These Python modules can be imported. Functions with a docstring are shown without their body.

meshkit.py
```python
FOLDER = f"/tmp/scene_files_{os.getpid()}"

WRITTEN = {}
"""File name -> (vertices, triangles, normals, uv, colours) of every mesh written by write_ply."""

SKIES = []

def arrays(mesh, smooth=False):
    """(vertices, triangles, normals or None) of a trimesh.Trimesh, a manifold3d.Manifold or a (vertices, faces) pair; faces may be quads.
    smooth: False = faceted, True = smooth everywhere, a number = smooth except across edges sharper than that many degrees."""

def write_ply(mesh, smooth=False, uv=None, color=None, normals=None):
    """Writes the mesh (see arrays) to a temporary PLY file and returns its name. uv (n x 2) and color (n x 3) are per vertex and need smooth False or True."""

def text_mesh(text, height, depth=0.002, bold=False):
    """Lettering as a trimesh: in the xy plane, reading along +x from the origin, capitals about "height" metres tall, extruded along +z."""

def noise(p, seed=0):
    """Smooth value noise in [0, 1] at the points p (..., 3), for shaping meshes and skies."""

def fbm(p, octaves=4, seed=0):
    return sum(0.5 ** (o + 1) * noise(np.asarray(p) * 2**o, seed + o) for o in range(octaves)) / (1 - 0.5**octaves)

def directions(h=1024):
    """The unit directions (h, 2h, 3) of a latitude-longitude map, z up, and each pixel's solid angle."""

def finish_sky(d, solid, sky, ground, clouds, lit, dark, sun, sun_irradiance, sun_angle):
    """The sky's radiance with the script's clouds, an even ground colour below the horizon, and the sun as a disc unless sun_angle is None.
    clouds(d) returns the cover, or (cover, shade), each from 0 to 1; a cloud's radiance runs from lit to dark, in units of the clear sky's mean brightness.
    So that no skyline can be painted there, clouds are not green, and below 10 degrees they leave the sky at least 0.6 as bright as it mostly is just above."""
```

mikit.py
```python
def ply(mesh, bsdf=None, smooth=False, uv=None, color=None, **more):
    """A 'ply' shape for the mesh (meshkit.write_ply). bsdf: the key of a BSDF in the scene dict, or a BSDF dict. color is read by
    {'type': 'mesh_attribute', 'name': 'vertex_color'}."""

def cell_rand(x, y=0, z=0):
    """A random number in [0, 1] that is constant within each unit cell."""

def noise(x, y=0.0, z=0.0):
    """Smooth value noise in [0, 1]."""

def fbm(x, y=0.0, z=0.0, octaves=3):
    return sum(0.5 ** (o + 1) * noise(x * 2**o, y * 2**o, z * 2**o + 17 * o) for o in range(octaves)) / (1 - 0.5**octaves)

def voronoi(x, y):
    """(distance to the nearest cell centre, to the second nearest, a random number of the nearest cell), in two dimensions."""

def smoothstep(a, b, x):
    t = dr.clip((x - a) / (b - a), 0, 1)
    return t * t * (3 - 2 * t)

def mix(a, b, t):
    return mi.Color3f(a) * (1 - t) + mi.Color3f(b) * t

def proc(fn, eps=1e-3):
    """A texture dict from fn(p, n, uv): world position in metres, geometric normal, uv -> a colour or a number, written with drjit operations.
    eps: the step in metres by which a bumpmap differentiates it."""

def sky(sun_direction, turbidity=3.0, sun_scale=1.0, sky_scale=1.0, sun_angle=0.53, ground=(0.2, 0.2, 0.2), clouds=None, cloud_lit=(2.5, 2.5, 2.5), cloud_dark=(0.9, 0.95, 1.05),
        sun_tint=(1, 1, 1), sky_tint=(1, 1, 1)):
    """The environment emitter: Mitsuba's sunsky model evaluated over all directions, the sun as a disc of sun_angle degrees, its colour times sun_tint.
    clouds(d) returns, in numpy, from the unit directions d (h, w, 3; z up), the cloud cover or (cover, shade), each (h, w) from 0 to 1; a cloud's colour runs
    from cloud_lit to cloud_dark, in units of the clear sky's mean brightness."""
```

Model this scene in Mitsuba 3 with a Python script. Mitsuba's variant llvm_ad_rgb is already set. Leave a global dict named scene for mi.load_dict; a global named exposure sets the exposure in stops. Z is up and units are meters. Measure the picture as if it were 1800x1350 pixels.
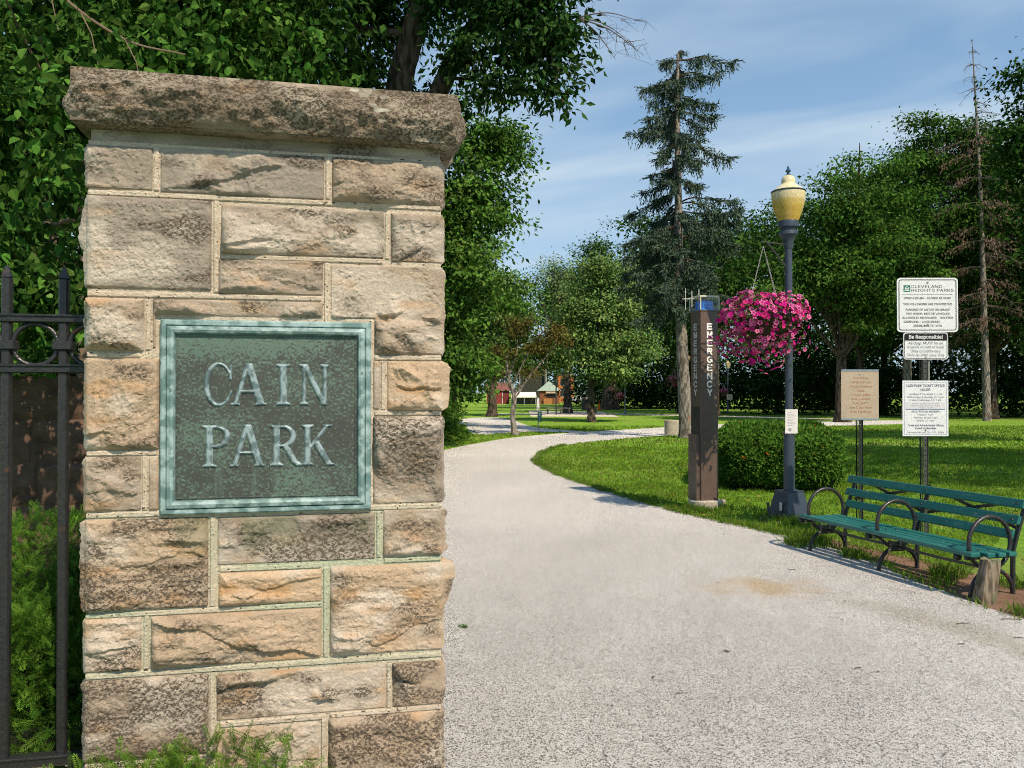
import math, numpy as np, trimesh, mitsuba as mi, drjit as dr, mikit, meshkit
import shapely
from shapely import affinity
from shapely.geometry import Polygon, Point, box, LineString
from shapely.ops import unary_union, polygonize
from mikit import noise, fbm, voronoi, smoothstep, mix, proc
T = mi.ScalarTransform4f
scene, labels = {}, {}

# ------------------------------------------------------------------ camera, sky, exposure
EYE = 1.55
scene['camera'] = dict(type='perspective', fov=63.65, fov_axis='x', near_clip=0.05, far_clip=2000.0,
                       to_world=T().look_at(origin=[0, 0, EYE], target=[0, 10, EYE + 10 * math.tan(math.radians(0.59))], up=[0, 0, 1]))
SUN = np.array([0.528, -0.85, 1.01])


def cirrus(d):
    z = np.maximum(d[..., 2], 0.02)
    u, v = d[..., 0] / (z + 0.25), d[..., 1] / (z + 0.25)
    a = 0.45                                                          # streaks run up to the right
    s, t = u * np.cos(a) - v * np.sin(a), u * np.sin(a) + v * np.cos(a)
    p = np.stack([s * 1.3, t * 4.0, 0 * s], -1)
    w = meshkit.fbm(p * 0.8 + 3.1, 3, 5)
    f = meshkit.fbm(p + 1.6 * w[..., None], 5, 2)
    fine = meshkit.fbm(np.stack([s * 4, t * 22, 0 * s], -1) + 2 * w[..., None], 3, 9)
    c = np.clip((f - 0.36) / 0.36, 0, 1) ** 1.2 * (0.55 + 0.45 * fine)
    low = np.clip(1 - d[..., 2] / 0.62, 0, 1)
    return np.clip(0.12 + 0.75 * c + 0.55 * low ** 1.4, 0, 0.92)


scene['sky'] = mikit.sky(SUN, turbidity=3.0, clouds=cirrus, cloud_lit=(2.0, 2.42, 2.78), cloud_dark=(1.4, 1.75, 2.2),
                         sky_tint=(0.66, 1.05, 1.26), ground=(0.12, 0.16, 0.07))
exposure = 1.75

# ------------------------------------------------------------------ helpers
RNG = np.random.default_rng


def unit(v):
    v = np.asarray(v, float)
    return v / np.maximum(np.linalg.norm(v, axis=-1, keepdims=True), 1e-12)


def tri(f):
    f = np.asarray(f)
    return np.vstack([f[:, [0, 1, 2]], f[:, [0, 2, 3]]]) if f.shape[1] == 4 else f


class MB:
    """Collects pieces of ONE part: vertices, triangles and per-vertex colours."""
    def __init__(s): s.v, s.f, s.c, s.n = [], [], [], 0
    def add(s, v, f=None, col=None):
        if f is None: v, f = np.array(v.vertices), np.array(v.faces)
        v, f = np.asarray(v, float), tri(f)
        s.v.append(v); s.f.append(f + s.n); s.n += len(v)
        if col is not None: s.c.append(np.broadcast_to(np.asarray(col, float), (len(v), 3)))
        return s
    def get(s): return np.vstack(s.v), np.vstack(s.f)
    def col(s): return np.vstack(s.c) if s.c else None


def put(key, mesh, bsdf, col=None, smooth=False, uv=None, kind=None):
    """One entry of scene; alike names take the next free three-digit number."""
    base, k = key, 0
    while key in scene:
        k += 1
        key = f'{base}_{k:03d}'
    if isinstance(mesh, MB):
        col = mesh.col() if col is None else col
        mesh = mesh.get()
    if not isinstance(mesh, tuple): mesh = (np.array(mesh.vertices), np.array(mesh.faces))
    v, f = np.asarray(mesh[0], float), tri(mesh[1])
    if smooth not in (True, False):
        m = trimesh.graph.smooth_shade(trimesh.Trimesh(v, f, process=False), angle=math.radians(smooth), facet_minarea=None)
        if col is not None and np.ndim(col) == 2: raise ValueError('smooth angle with vertex colours')
        v, f, smooth = np.array(m.vertices), np.array(m.faces), True
    if col is not None: col = np.broadcast_to(np.asarray(col, float), (len(v), 3))
    if uv is not None: uv = np.broadcast_to(np.asarray(uv, float), (len(v), 2))
    scene[key] = mikit.ply((v, f), bsdf, smooth=smooth, uv=uv, color=col)
    if kind: labels.setdefault(key, {})['kind'] = kind
    return key


def tag(key, label, cat=None, group=None, kind=None):
    d = labels.setdefault(key, {})
    d['label'] = label
    if cat: d['category'] = cat
    if group: d['group'] = group
    if kind: d['kind'] = kind
    return key


def numbered(name):
    k, key = 0, name
    while key in labels or key in scene:
        k += 1
        key = f'{name}_{k:03d}'
    return key


def thing(name, label, cat, group=None): return tag(numbered(name), label, cat, group)


def xf(v, M):
    v = np.asarray(v, float)
    return v @ M[:3, :3].T + M[:3, 3]


def frame(o, x, y, z):
    M = np.eye(4)
    M[:3, 0], M[:3, 1], M[:3, 2], M[:3, 3] = x, y, z, o
    return M


def bx(x0, x1, y0, y1, z0, z1, r=0.0):
    """A box with chamfered edges."""
    c, h = np.array([x0 + x1, y0 + y1, z0 + z1]) / 2, np.array([x1 - x0, y1 - y0, z1 - z0]) / 2
    if r <= 0:
        m = trimesh.creation.box(2 * h); return np.array(m.vertices) + c, np.array(m.faces)
    r = min(r, *(h * 0.49))
    pts = [[sx * (h[0] - (k != 0) * r), sy * (h[1] - (k != 1) * r), sz * (h[2] - (k != 2) * r)] for k in range(3) for sx in (-1, 1) for sy in (-1, 1) for sz in (-1, 1)]
    m = trimesh.convex.convex_hull(np.array(pts))
    return np.array(m.vertices) + c, np.array(m.faces)


def tube(path, rad, seg=8, cap=True, rng=None, rough=0.0):
    path = np.asarray(path, float); n = len(path)
    rad = np.broadcast_to(np.asarray(rad, float), (n,))
    tan = unit(np.gradient(path, axis=0))
    a = np.array([1.0, 0, 0]) if abs(tan[0][0]) < 0.8 else np.array([0, 1.0, 0])
    x = unit(a - tan[0] * (a @ tan[0])); V = []
    ang = np.arange(seg) / seg * 2 * np.pi
    for i in range(n):
        x = unit(x - tan[i] * (x @ tan[i])); y = np.cross(tan[i], x)
        rr = rad[i] * (1 + (rng.normal(0, rough, seg) if rng is not None else 0))
        V.append(path[i] + (np.cos(ang) * rr)[:, None] * x + (np.sin(ang) * rr)[:, None] * y)
    i, j = np.meshgrid(np.arange(n - 1), np.arange(seg), indexing='ij'); i, j = i.ravel(), j.ravel()
    F = [tri(np.stack([i * seg + j, i * seg + (j + 1) % seg, (i + 1) * seg + (j + 1) % seg, (i + 1) * seg + j], 1))]
    V = np.vstack(V)
    if cap:
        k = len(V); V = np.vstack([V, path[:1], path[-1:]]); j = np.arange(seg)
        F += [np.stack([np.full(seg, k), (j + 1) % seg, j], 1), np.stack([np.full(seg, k + 1), (n - 1) * seg + j, (n - 1) * seg + (j + 1) % seg], 1)]
    return V, np.vstack(F)


def bar(path, w, h, up=(0, 0, 1)):
    """A flat bar of section w (across) by h (along up) swept along a path."""
    path = np.asarray(path, float); tan = unit(np.gradient(path, axis=0)); V = []
    for p, t in zip(path, tan):
        s = np.cross(t, up); s = unit(s if np.linalg.norm(s) > 1e-6 else np.cross(t, [0, 1, 0])); u = np.cross(s, t)
        V += [p - s * w / 2 - u * h / 2, p + s * w / 2 - u * h / 2, p + s * w / 2 + u * h / 2, p - s * w / 2 + u * h / 2]
    n = len(path); F = []
    for i in range(n - 1):
        for j in range(4): F.append([i * 4 + j, i * 4 + (j + 1) % 4, i * 4 + 4 + (j + 1) % 4, i * 4 + 4 + j])
    F += [[3, 2, 1, 0], [n * 4 - 4, n * 4 - 3, n * 4 - 2, n * 4 - 1]]
    return np.array(V), np.array(F)


def lathe(prof, seg=32, o=(0, 0, 0)):
    prof = np.asarray(prof, float); n = len(prof); a = np.arange(seg) / seg * 2 * np.pi
    V = np.stack([prof[:, :1] * np.cos(a), prof[:, :1] * np.sin(a), np.repeat(prof[:, 1:], seg, 1)], -1).reshape(-1, 3)
    i, j = np.meshgrid(np.arange(n - 1), np.arange(seg), indexing='ij'); i, j = i.ravel(), j.ravel()
    F = tri(np.stack([i * seg + j, i * seg + (j + 1) % seg, (i + 1) * seg + (j + 1) % seg, (i + 1) * seg + j], 1))
    k = len(V); V = np.vstack([V, [[0, 0, prof[0, 1]], [0, 0, prof[-1, 1]]]]); j = np.arange(seg)
    F = np.vstack([F, np.stack([np.full(seg, k), (j + 1) % seg, j], 1), np.stack([np.full(seg, k + 1), (n - 1) * seg + j, (n - 1) * seg + (j + 1) % seg], 1)])
    return V + np.asarray(o, float), F


def extrude(poly, depth):
    """A shapely shape in (x, z), extruded from y = 0 to y = -depth (towards the viewer)."""
    ms = [trimesh.creation.extrude_polygon(g, depth, engine='earcut') for g in getattr(poly, 'geoms', [poly]) if g.area > 1e-9]
    m = trimesh.util.concatenate(ms)
    v = np.array(m.vertices)
    return np.stack([v[:, 0], -v[:, 2], v[:, 1]], 1), np.array(m.faces)


def flat(poly, z):
    """A horizontal sheet."""
    V, F, n = [], [], 0
    for g in getattr(poly, 'geoms', [poly]):
        v, f = trimesh.creation.triangulate_polygon(g, engine='earcut')
        V.append(np.c_[v, np.full(len(v), z)]); F.append(np.asarray(f) + n); n += len(v)
    V, F = np.vstack(V), np.vstack(F)
    up = np.cross(V[F[:, 1]] - V[F[:, 0]], V[F[:, 2]] - V[F[:, 0]])[:, 2] < 0
    F[up] = F[up][:, ::-1]
    return V, F


def rounded(w, h, r): return box(-w / 2 + r, -h / 2 + r, w / 2 - r, h / 2 - r).buffer(r, 6)


def spline(pts, n):
    """Catmull-Rom through the points."""
    p = np.asarray(pts, float); p = np.vstack([2 * p[0] - p[1], p, 2 * p[-1] - p[-2]]); out = []
    for i in range(1, len(p) - 2):
        t = np.linspace(0, 1, n, endpoint=False)[:, None]
        out.append(0.5 * (2 * p[i] + (p[i + 1] - p[i - 1]) * t + (2 * p[i - 1] - 5 * p[i] + 4 * p[i + 1] - p[i + 2]) * t**2 + (3 * p[i] - p[i - 1] - 3 * p[i + 1] + p[i + 2]) * t**3))
    return np.vstack(out + [p[-2:-1]])


# leaves ------------------------------------------------------------
def leaves(P, A, N, L, W, C, fold=0.18, detail=False):
    """Leaf blades at P along A, facing N; C per leaf."""
    A = unit(A); S = unit(np.cross(A, N)); N = np.cross(S, A); n = len(P)
    L, W = (np.broadcast_to(np.asarray(x, float), (n,))[:, None] for x in (L, W))
    if not detail:
        V = np.stack([P, P + A * L * .45 + S * W / 2 + N * W * fold, P + A * L, P + A * L * .45 - S * W / 2 + N * W * fold], 1)
        F = np.array([[0, 1, 2], [0, 2, 3]])
    else:
        dr_ = -N * L * .12
        V = np.stack([P, P + A * L * .25 + S * W * .42 + N * W * fold, P + A * L * .55 + S * W * .46 + N * W * fold + dr_ * .3, P + A * L + dr_,
                      P + A * L * .55 - S * W * .46 + N * W * fold + dr_ * .3, P + A * L * .25 - S * W * .42 + N * W * fold, P + A * L * .3, P + A * L * .62 + dr_ * .3], 1)
        F = np.array([[0, 1, 6], [1, 2, 7], [1, 7, 6], [2, 3, 7], [0, 6, 5], [5, 6, 7], [5, 7, 4], [4, 7, 3]])
    k = V.shape[1]
    return V.reshape(-1, 3), (F[None] + (np.arange(n) * k)[:, None, None]).reshape(-1, 3), np.repeat(C, k, 0)


def blend(rng, n, a, b, jit=0.12):
    u = rng.random((n, 1)); c = np.asarray(a) * (1 - u) + np.asarray(b) * u
    return np.clip(c * (1 + rng.normal(0, jit, (n, 1))) * (1 + rng.normal(0, .05, (n, 3))), .004, .9)


def clump_centres(rng, lobes, n, shell, cr, spray):
    """Clumps in tongue-shaped sprays that run in from the crown's outline."""
    lobes = np.asarray(lobes, float)
    w = np.prod(lobes[:, 3:], 1) ** (2 / 3); m = max(2, -(-n // spray)); k = rng.choice(len(lobes), m, p=w / w.sum())
    d = unit(rng.normal(size=(m, 3)))
    r = rng.uniform(shell**2, 1.12, m)[:, None] ** .5
    c = lobes[k]
    wob = 1 + 0.95 * (meshkit.fbm(c[:, :3] + d * 1.9, 3, 3)[:, None] - .5)
    tip = c[:, :3] + d * r * c[:, 3:] * wob
    run = unit(d * [1, 1, .25] + rng.normal(0, .35, (m, 3)) * [1, 1, .35]) * (cr * spray * .62 * rng.uniform(.6, 1.3, m))[:, None]
    t = (np.arange(spray) + .5) / spray
    P = tip[:, None] - run[:, None] * t[None, :, None] - np.array([0, 0, 1.0]) * (np.linalg.norm(run, axis=1)[:, None] * (1 - t) ** 2 * .22)[..., None] + rng.normal(0, cr * .38, (m, spray, 3)) * [1, 1, .4]
    return P.reshape(-1, 3), np.repeat(d, spray, 0), np.tile(.55 + .65 * t, m)


def crown(seed, lobes, n, per, cr, L, W, ca, cb, shell=.55, up=.55, droop=.25, detail=False, flat=.5, jit=.2, spray=6):
    rng = RNG(seed)
    P0, D0, S0 = clump_centres(rng, lobes, n, shell, cr, spray); n = len(P0); q0 = rng.normal(0, .16, -(-n // spray))
    cnt = np.maximum(3, (per * S0 * rng.uniform(.6, 1.4, n)).astype(int)); idx = np.repeat(np.arange(n), cnt); m = len(idx)
    sc = S0 * rng.uniform(.7, 1.3, n)
    off = rng.normal(size=(m, 3)) * (cr * sc)[idx, None] * [1, 1, flat]
    P = P0[idx] + off
    N = unit(D0[idx] * .5 + [0, 0, up] + rng.normal(0, .55, (m, 3)))
    A = unit(np.cross(N, rng.normal(size=(m, 3))) + unit(off) * .5 - [0, 0, droop])
    cc = blend(rng, n, ca, cb, .08) * (1 + q0[np.arange(n) // spray])[:, None]
    C = np.clip(cc[idx] * (1 + rng.normal(0, jit, (m, 1))) * (1 + rng.normal(0, .06, (m, 3))), .004, .8)
    s = rng.uniform(.65, 1.25, m)
    return leaves(P, A, N, L * s, W * s, C, detail=detail), P0


def limb(rng, a, b, r0, r1, sag=.12, n=6, seg=7):
    a, b = np.asarray(a, float), np.asarray(b, float); t = np.linspace(0, 1, n)[:, None]
    ln = np.linalg.norm(b - a)
    mid = (a + b) / 2 + rng.normal(0, ln * .07, 3) + [0, 0, -sag * ln * .5]
    p = (1 - t)**2 * a + 2 * t * (1 - t) * mid + t**2 * b
    return tube(p, np.linspace(r0, r1, n), seg, rng=rng, rough=.05)


def tree(name, label, base, r, fork, lobes, n, per, cr, L, W, ca, cb, seed, bark='bark', group=None, limbs=8, lean=(0, 0), cat='tree', **kw):
    """Trunk with limbs (one part), and a crown of leaves in clumps (one part)."""
    key = thing(name, label, cat, group); rng = RNG(seed + 7)
    (V, F, C), P0 = crown(seed, lobes, n, per, cr, L, W, ca, cb, **kw)
    base = np.asarray(base, float); top = base + [lean[0], lean[1], fork]
    mb = MB(); t = np.linspace(0, 1, 8)[:, None]
    path = base + (top - base) * t + np.sin(t * 3.1) * rng.normal(0, .04 * fork * .3, 3) * [1, 1, 0]
    mb.add(*tube(path, r * (1 + .4 * np.exp(-t[:, 0] * 12)) * (1 - .35 * t[:, 0]), 12, rng=rng, rough=.04))
    cen = np.asarray(lobes, float)[:, :3]
    tips = [c for c in cen] + [P0[i] for i in rng.choice(len(P0), min(limbs, len(P0)), replace=False)]
    for c in tips:
        st = path[rng.integers(5, 8)]
        mb.add(*limb(rng, st, c, r * rng.uniform(.3, .55), r * .07))
    put(key + '__trunk', mb, bark)
    put(key + '__crown', (V, F), 'leaf', col=C, kind='stuff')
    return key
# ------------------------------------------------------------------ materials
def two(b): return {'type': 'twosided', 'bsdf': b}
def pr(col, rough=.5, spec=.5, **k): return two({'type': 'principled', 'base_color': col, 'roughness': rough, 'specular': spec, **k})
def rgb(*c): return {'type': 'rgb', 'value': list(c)}
def bump(b, fn, scale, eps): return {'type': 'bumpmap', 'bsdf': b, 'tex': proc(fn, eps), 'scale': scale}
VC = {'type': 'mesh_attribute', 'name': 'vertex_color'}


def f_stone(p, n, uv):
    """uv.x: warmth of the stone, uv.y: how much dark weathering crust it carries (above 1: lichen too)."""
    x, y, z = p.x, p.y, p.z
    big = fbm(x * 7 + uv.x * 40, y * 7, z * 9 + uv.y * 31, 3)
    bed = fbm(x * 10 + uv.y * 20, y * 10, z * 75 + uv.x * 50, 2)
    c = mix((.245, .226, .203), (.47, .352, .240), uv.x)
    c = mix(c, mi.Color3f(.50, .452, .39), smoothstep(.46, .66, big) * .75)
    c = mix(c, mi.Color3f(.42, .255, .125), smoothstep(.58, .80, fbm(x * 12 + 9, y * 12, z * 26 + uv.x * 17, 2)) * (.15 + .65 * uv.x))
    c = c * (.80 + .42 * bed)
    fleck = .5 * noise(x * 170, y * 170, z * 170) + .5 * noise(x * 380, y * 380, z * 380)
    cr = smoothstep(.50, .66, fbm(x * 9 + 31 * uv.y, y * 9, z * 12 + 11 * uv.x, 3) + (dr.minimum(uv.y, 1) - .5) * .42)
    c = mix(c, mi.Color3f(.085, .068, .052), cr * (.22 + .72 * smoothstep(.40, .60, fleck)))
    damp = smoothstep(.10, .0, dr.abs(z - 1.215)) * smoothstep(.35, .6, fbm(x * 14, y * 14, z * 4, 2)) * smoothstep(-.95, -.75, x) * smoothstep(-.28, -.42, x)
    c = mix(c, mi.Color3f(.15, .17, .11), damp * .55)                 # green run-off stain under the bronze
    lich = dr.select(uv.y > 1.0, smoothstep(.62, .70, noise(x * 55, y * 55, z * 75)) * smoothstep(.48, .60, fbm(x * 6, y * 6, z * 6, 2) + 1.1 * (z - 2.315)), 0.0)
    c = mix(c, mi.Color3f(.55, .55, .50), lich * .85)
    c = dr.select(uv.y > 1.0, c * mi.Color3f(.82, .81, .765), c)
    return c * (.78 + .44 * noise(x * 420, y * 420, z * 420))


def f_grit(p, n, uv): return fbm(p.x * 170, p.y * 170, p.z * 220, 3)


def f_mortar(p, n, uv):
    x, y, z = p.x, p.y, p.z
    c = mix((.46, .395, .31), (.60, .535, .44), fbm(x * 25, y * 25, z * 25, 2))
    green = smoothstep(1.28, 1.2, z) * smoothstep(.72, 1.0, z) * smoothstep(.30, .60, fbm(x * 7, y * 7, z * 2.5, 2) + .12)
    c = mix(c, mi.Color3f(.40, .46, .34), green * .8)
    c = c * (.65 + .55 * noise(x * 300, y * 300, z * 300))
    return mix(c, mi.Color3f(.10, .075, .05), smoothstep(.80, .88, noise(x * 170 + 5, y * 170, z * 170)))


def f_patina(p, n, uv):
    x, y, z = p.x, p.y, p.z
    worm = fbm(x * 260 + 3 * noise(x * 90, y * 90, z * 90), y * 260, z * 190, 2)
    patch = fbm(x * 9, y * 9, z * 9, 3)
    c = mix((.050, .056, .054), (.085, .10, .088), patch)
    c = mix(c, mi.Color3f(.135, .225, .185), smoothstep(.46, .70, worm + .55 * (patch - .5) + .25 * smoothstep(1.60, 1.70, z)) * .7)
    drip = smoothstep(.55, .75, fbm(x * 60, y * 60, z * 5, 2)) * smoothstep(1.45, 1.30, z)
    return mix(c, mi.Color3f(.16, .27, .22), drip * .2)


def f_verdigris(p, n, uv):
    x, y, z = p.x, p.y, p.z
    w = fbm(x * 40, y * 40, z * 40, 3)
    c = mix((.115, .205, .205), (.305, .43, .445), smoothstep(.35, .65, w))
    c = mix(c, mi.Color3f(.07, .11, .11), smoothstep(.70, .78, fbm(x * 75, y * 75, z * 45, 2)) * .7)
    return c * (.85 + .3 * noise(x * 250, y * 250, z * 250))


def f_letter(p, n, uv): return mix((.12, .18, .195), (.31, .41, .445), smoothstep(.32, .62, fbm(p.x * 90, p.y * 90, p.z * 60, 3)))


def f_iron(p, n, uv):
    w = fbm(p.x * 18, p.y * 18, p.z * 18, 3)
    c = mix((.014, .015, .018), (.032, .034, .040), fbm(p.x * 120, p.y * 120, p.z * 90, 2))
    return mix(c, mi.Color3f(.16, .055, .022), smoothstep(.70, .79, w) * smoothstep(.3, .6, noise(p.x * 90, p.y * 90, p.z * 90)) * .7)


def f_path(p, n, uv):
    x, y = p.x, p.y
    f1, f2, r = voronoi(x * 145 + .9 * noise(x * 60, y * 60), y * 145)
    g1, g2, q = voronoi(x * 47 + 5.3, y * 47 + 1.7)
    big = fbm(x * .7, y * .7, 0, 3); mid = fbm(x * 5, y * 5, 3, 2)
    c = mix((.42, .42, .412), (.645, .643, .632), r)
    c = mix(c, mi.Color3f(.40, .375, .34), smoothstep(.78, .84, q) * .5)
    c = mix(c, mi.Color3f(.085, .080, .076), smoothstep(.27, .21, r) * .8)
    c = mix(c, mi.Color3f(.10, .095, .09), smoothstep(.22, .05, f2 - f1) * .75)
    wear = smoothstep(.35, .65, fbm(x * 1.1 - y * .45, y * .22, 7, 3))
    c = c * (.88 + .22 * big) * (.93 + .14 * mid) * (.95 + .07 * wear)
    d = dr.sqrt(dr.square((x - 2.02 - .25 * (y - 6.6)) / .52) + dr.square((y - 6.55 + .18 * (x - 2.0)) / .42)) + 1.5 * (fbm(x * 5, y * 5, 0, 3) - .5)
    c = mix(c, c * mi.Color3f(.86, .66, .40), smoothstep(1.25, .0, d) * .75)      # rusty brown stain
    t = dr.abs(x - 2.45 - .55 * (6.2 - y) * .9 - .12 * noise(y * 1.5)) / .22
    return mix(c, c * mi.Color3f(.72, .70, .60), smoothstep(1.2, .2, t + .6 * (mid - .5)) * smoothstep(6.5, 5.8, y) * smoothstep(3.6, 4.6, y) * .6)


def f_turf(p, n, uv):
    x, y = p.x, p.y
    a = fbm(x * .45, y * .45, 0, 3); b = fbm(x * 6, y * 6, 2, 3)
    c = mix((.065, .145, .016), (.155, .27, .03), b)
    c = mix(c, mi.Color3f(.15, .21, .045), smoothstep(.45, .7, a) * .6)
    c = mix(c, mi.Color3f(.20, .19, .08), smoothstep(.60, .78, fbm(x * 1.3 + 4, y * 1.3, 5, 3)) * .45)
    return c * (.72 + .5 * noise(x * 38, y * 38, 1))


def f_dirt(p, n, uv):
    b = fbm(p.x * 9, p.y * 9, 0, 3)
    c = mix((.115, .066, .045), (.21, .14, .10), b)
    return c * (.7 + .55 * noise(p.x * 120, p.y * 120, 0))


def f_bark(p, n, uv):
    v = fbm(p.x * 16, p.y * 16, p.z * 3.2, 3)
    return mix((.032, .025, .020), (.12, .098, .076), smoothstep(.3, .7, v))


def f_palebark(p, n, uv):
    v = fbm(p.x * 18, p.y * 18, p.z * 5, 3)
    return mix(mix((.095, .085, .075), (.29, .27, .245), smoothstep(.32, .66, v)), mi.Color3f(.24, .12, .09), smoothstep(.66, .78, fbm(p.x * 4, p.y * 4, p.z * 3 + 4, 2)) * .6)


def f_concrete(p, n, uv):
    return mix((.30, .27, .22), (.52, .48, .41), fbm(p.x * 9, p.y * 9, p.z * 9, 3)) * (.82 + .36 * noise(p.x * 140, p.y * 140, p.z * 140))


def f_slat(p, n, uv):
    g = fbm(p.x * 14 + p.y * 6, p.y * 6, p.z * 90, 3)
    c = mix((.010, .100, .092), (.020, .155, .145), g)
    c = mix(c, mi.Color3f(.07, .20, .19), smoothstep(.62, .76, fbm(p.x * 7, p.y * 7, p.z * 30, 3)) * .5)
    return mix(c, mi.Color3f(.30, .29, .24), smoothstep(.86, .91, noise(p.x * 45, p.y * 45, p.z * 90)) * .7)


def f_stump(p, n, uv):
    v = fbm(p.x * 60, p.y * 60, p.z * 7, 3)
    return mix(mix((.085, .068, .048), (.26, .22, .165), smoothstep(.3, .7, v)), mi.Color3f(.13, .16, .09), smoothstep(.5, .68, fbm(p.x * 11, p.y * 11, p.z * 8, 2)) * .6)


def f_brown(p, n, uv):
    return mix((.085, .058, .048), (.125, .088, .074), fbm(p.x * 6, p.y * 6, p.z * 2, 3)) * (.9 + .2 * noise(p.x * 120, p.y * 120, p.z * 60))


def f_globe(p, n, uv):
    d = fbm(p.x * 6, p.y * 6, p.z * 26, 3)
    c = mix((.45, .30, .055), (.60, .43, .12), d)
    grime = smoothstep(3.78, 3.98, p.z + .10 * (d - .5))
    return mix(c, mi.Color3f(.66, .60, .40), grime * .9) * (.9 + .2 * noise(p.x * 50, p.y * 50, p.z * 120))


def f_tan(p, n, uv): return mix((.39, .325, .255), (.455, .385, .31), fbm(p.x * 7, p.y * 7, p.z * 7, 3))


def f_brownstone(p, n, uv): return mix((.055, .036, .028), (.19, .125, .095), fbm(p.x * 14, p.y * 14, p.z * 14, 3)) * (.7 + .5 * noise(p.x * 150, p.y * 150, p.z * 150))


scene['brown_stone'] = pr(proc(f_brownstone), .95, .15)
scene['stone'] = bump(pr(proc(f_stone), .92, .2), f_grit, .0030, .0012)
scene['mortar'] = bump(pr(proc(f_mortar), .95, .15), f_grit, .004, .0012)
scene['patina'] = bump(pr(proc(f_patina), .55, .5, metallic=.35), f_grit, .0012, .0012)
scene['verdigris'] = pr(proc(f_verdigris), .5, .5)
scene['letter_bronze'] = pr(proc(f_letter), .42, .6, metallic=.3)
scene['iron'] = bump(pr(proc(f_iron), .34, .55), f_grit, .0014, .0012)
scene['path_stone'] = pr(proc(f_path), .9, .2)
scene['turf'] = pr(proc(f_turf), .95, .1)
scene['dirt'] = pr(proc(f_dirt), .95, .1)
scene['bark'] = pr(proc(f_bark), .95, .1)
scene['pale_bark'] = pr(proc(f_palebark), .95, .1)
scene['concrete'] = pr(proc(f_concrete), .9, .2)
scene['slat_paint'] = pr(proc(f_slat), .38, .5)
scene['old_wood'] = pr(proc(f_stump), .9, .2)
scene['brown_paint'] = pr(proc(f_brown), .38, .5)
scene['globe_acrylic'] = pr(proc(f_globe), .22, .6)
scene['tan_paint'] = pr(proc(f_tan), .6, .3)
scene['leaf'] = {'type': 'principledthin', 'base_color': VC, 'roughness': .40, 'diff_trans': .36, 'eta': 1.45}
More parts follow.
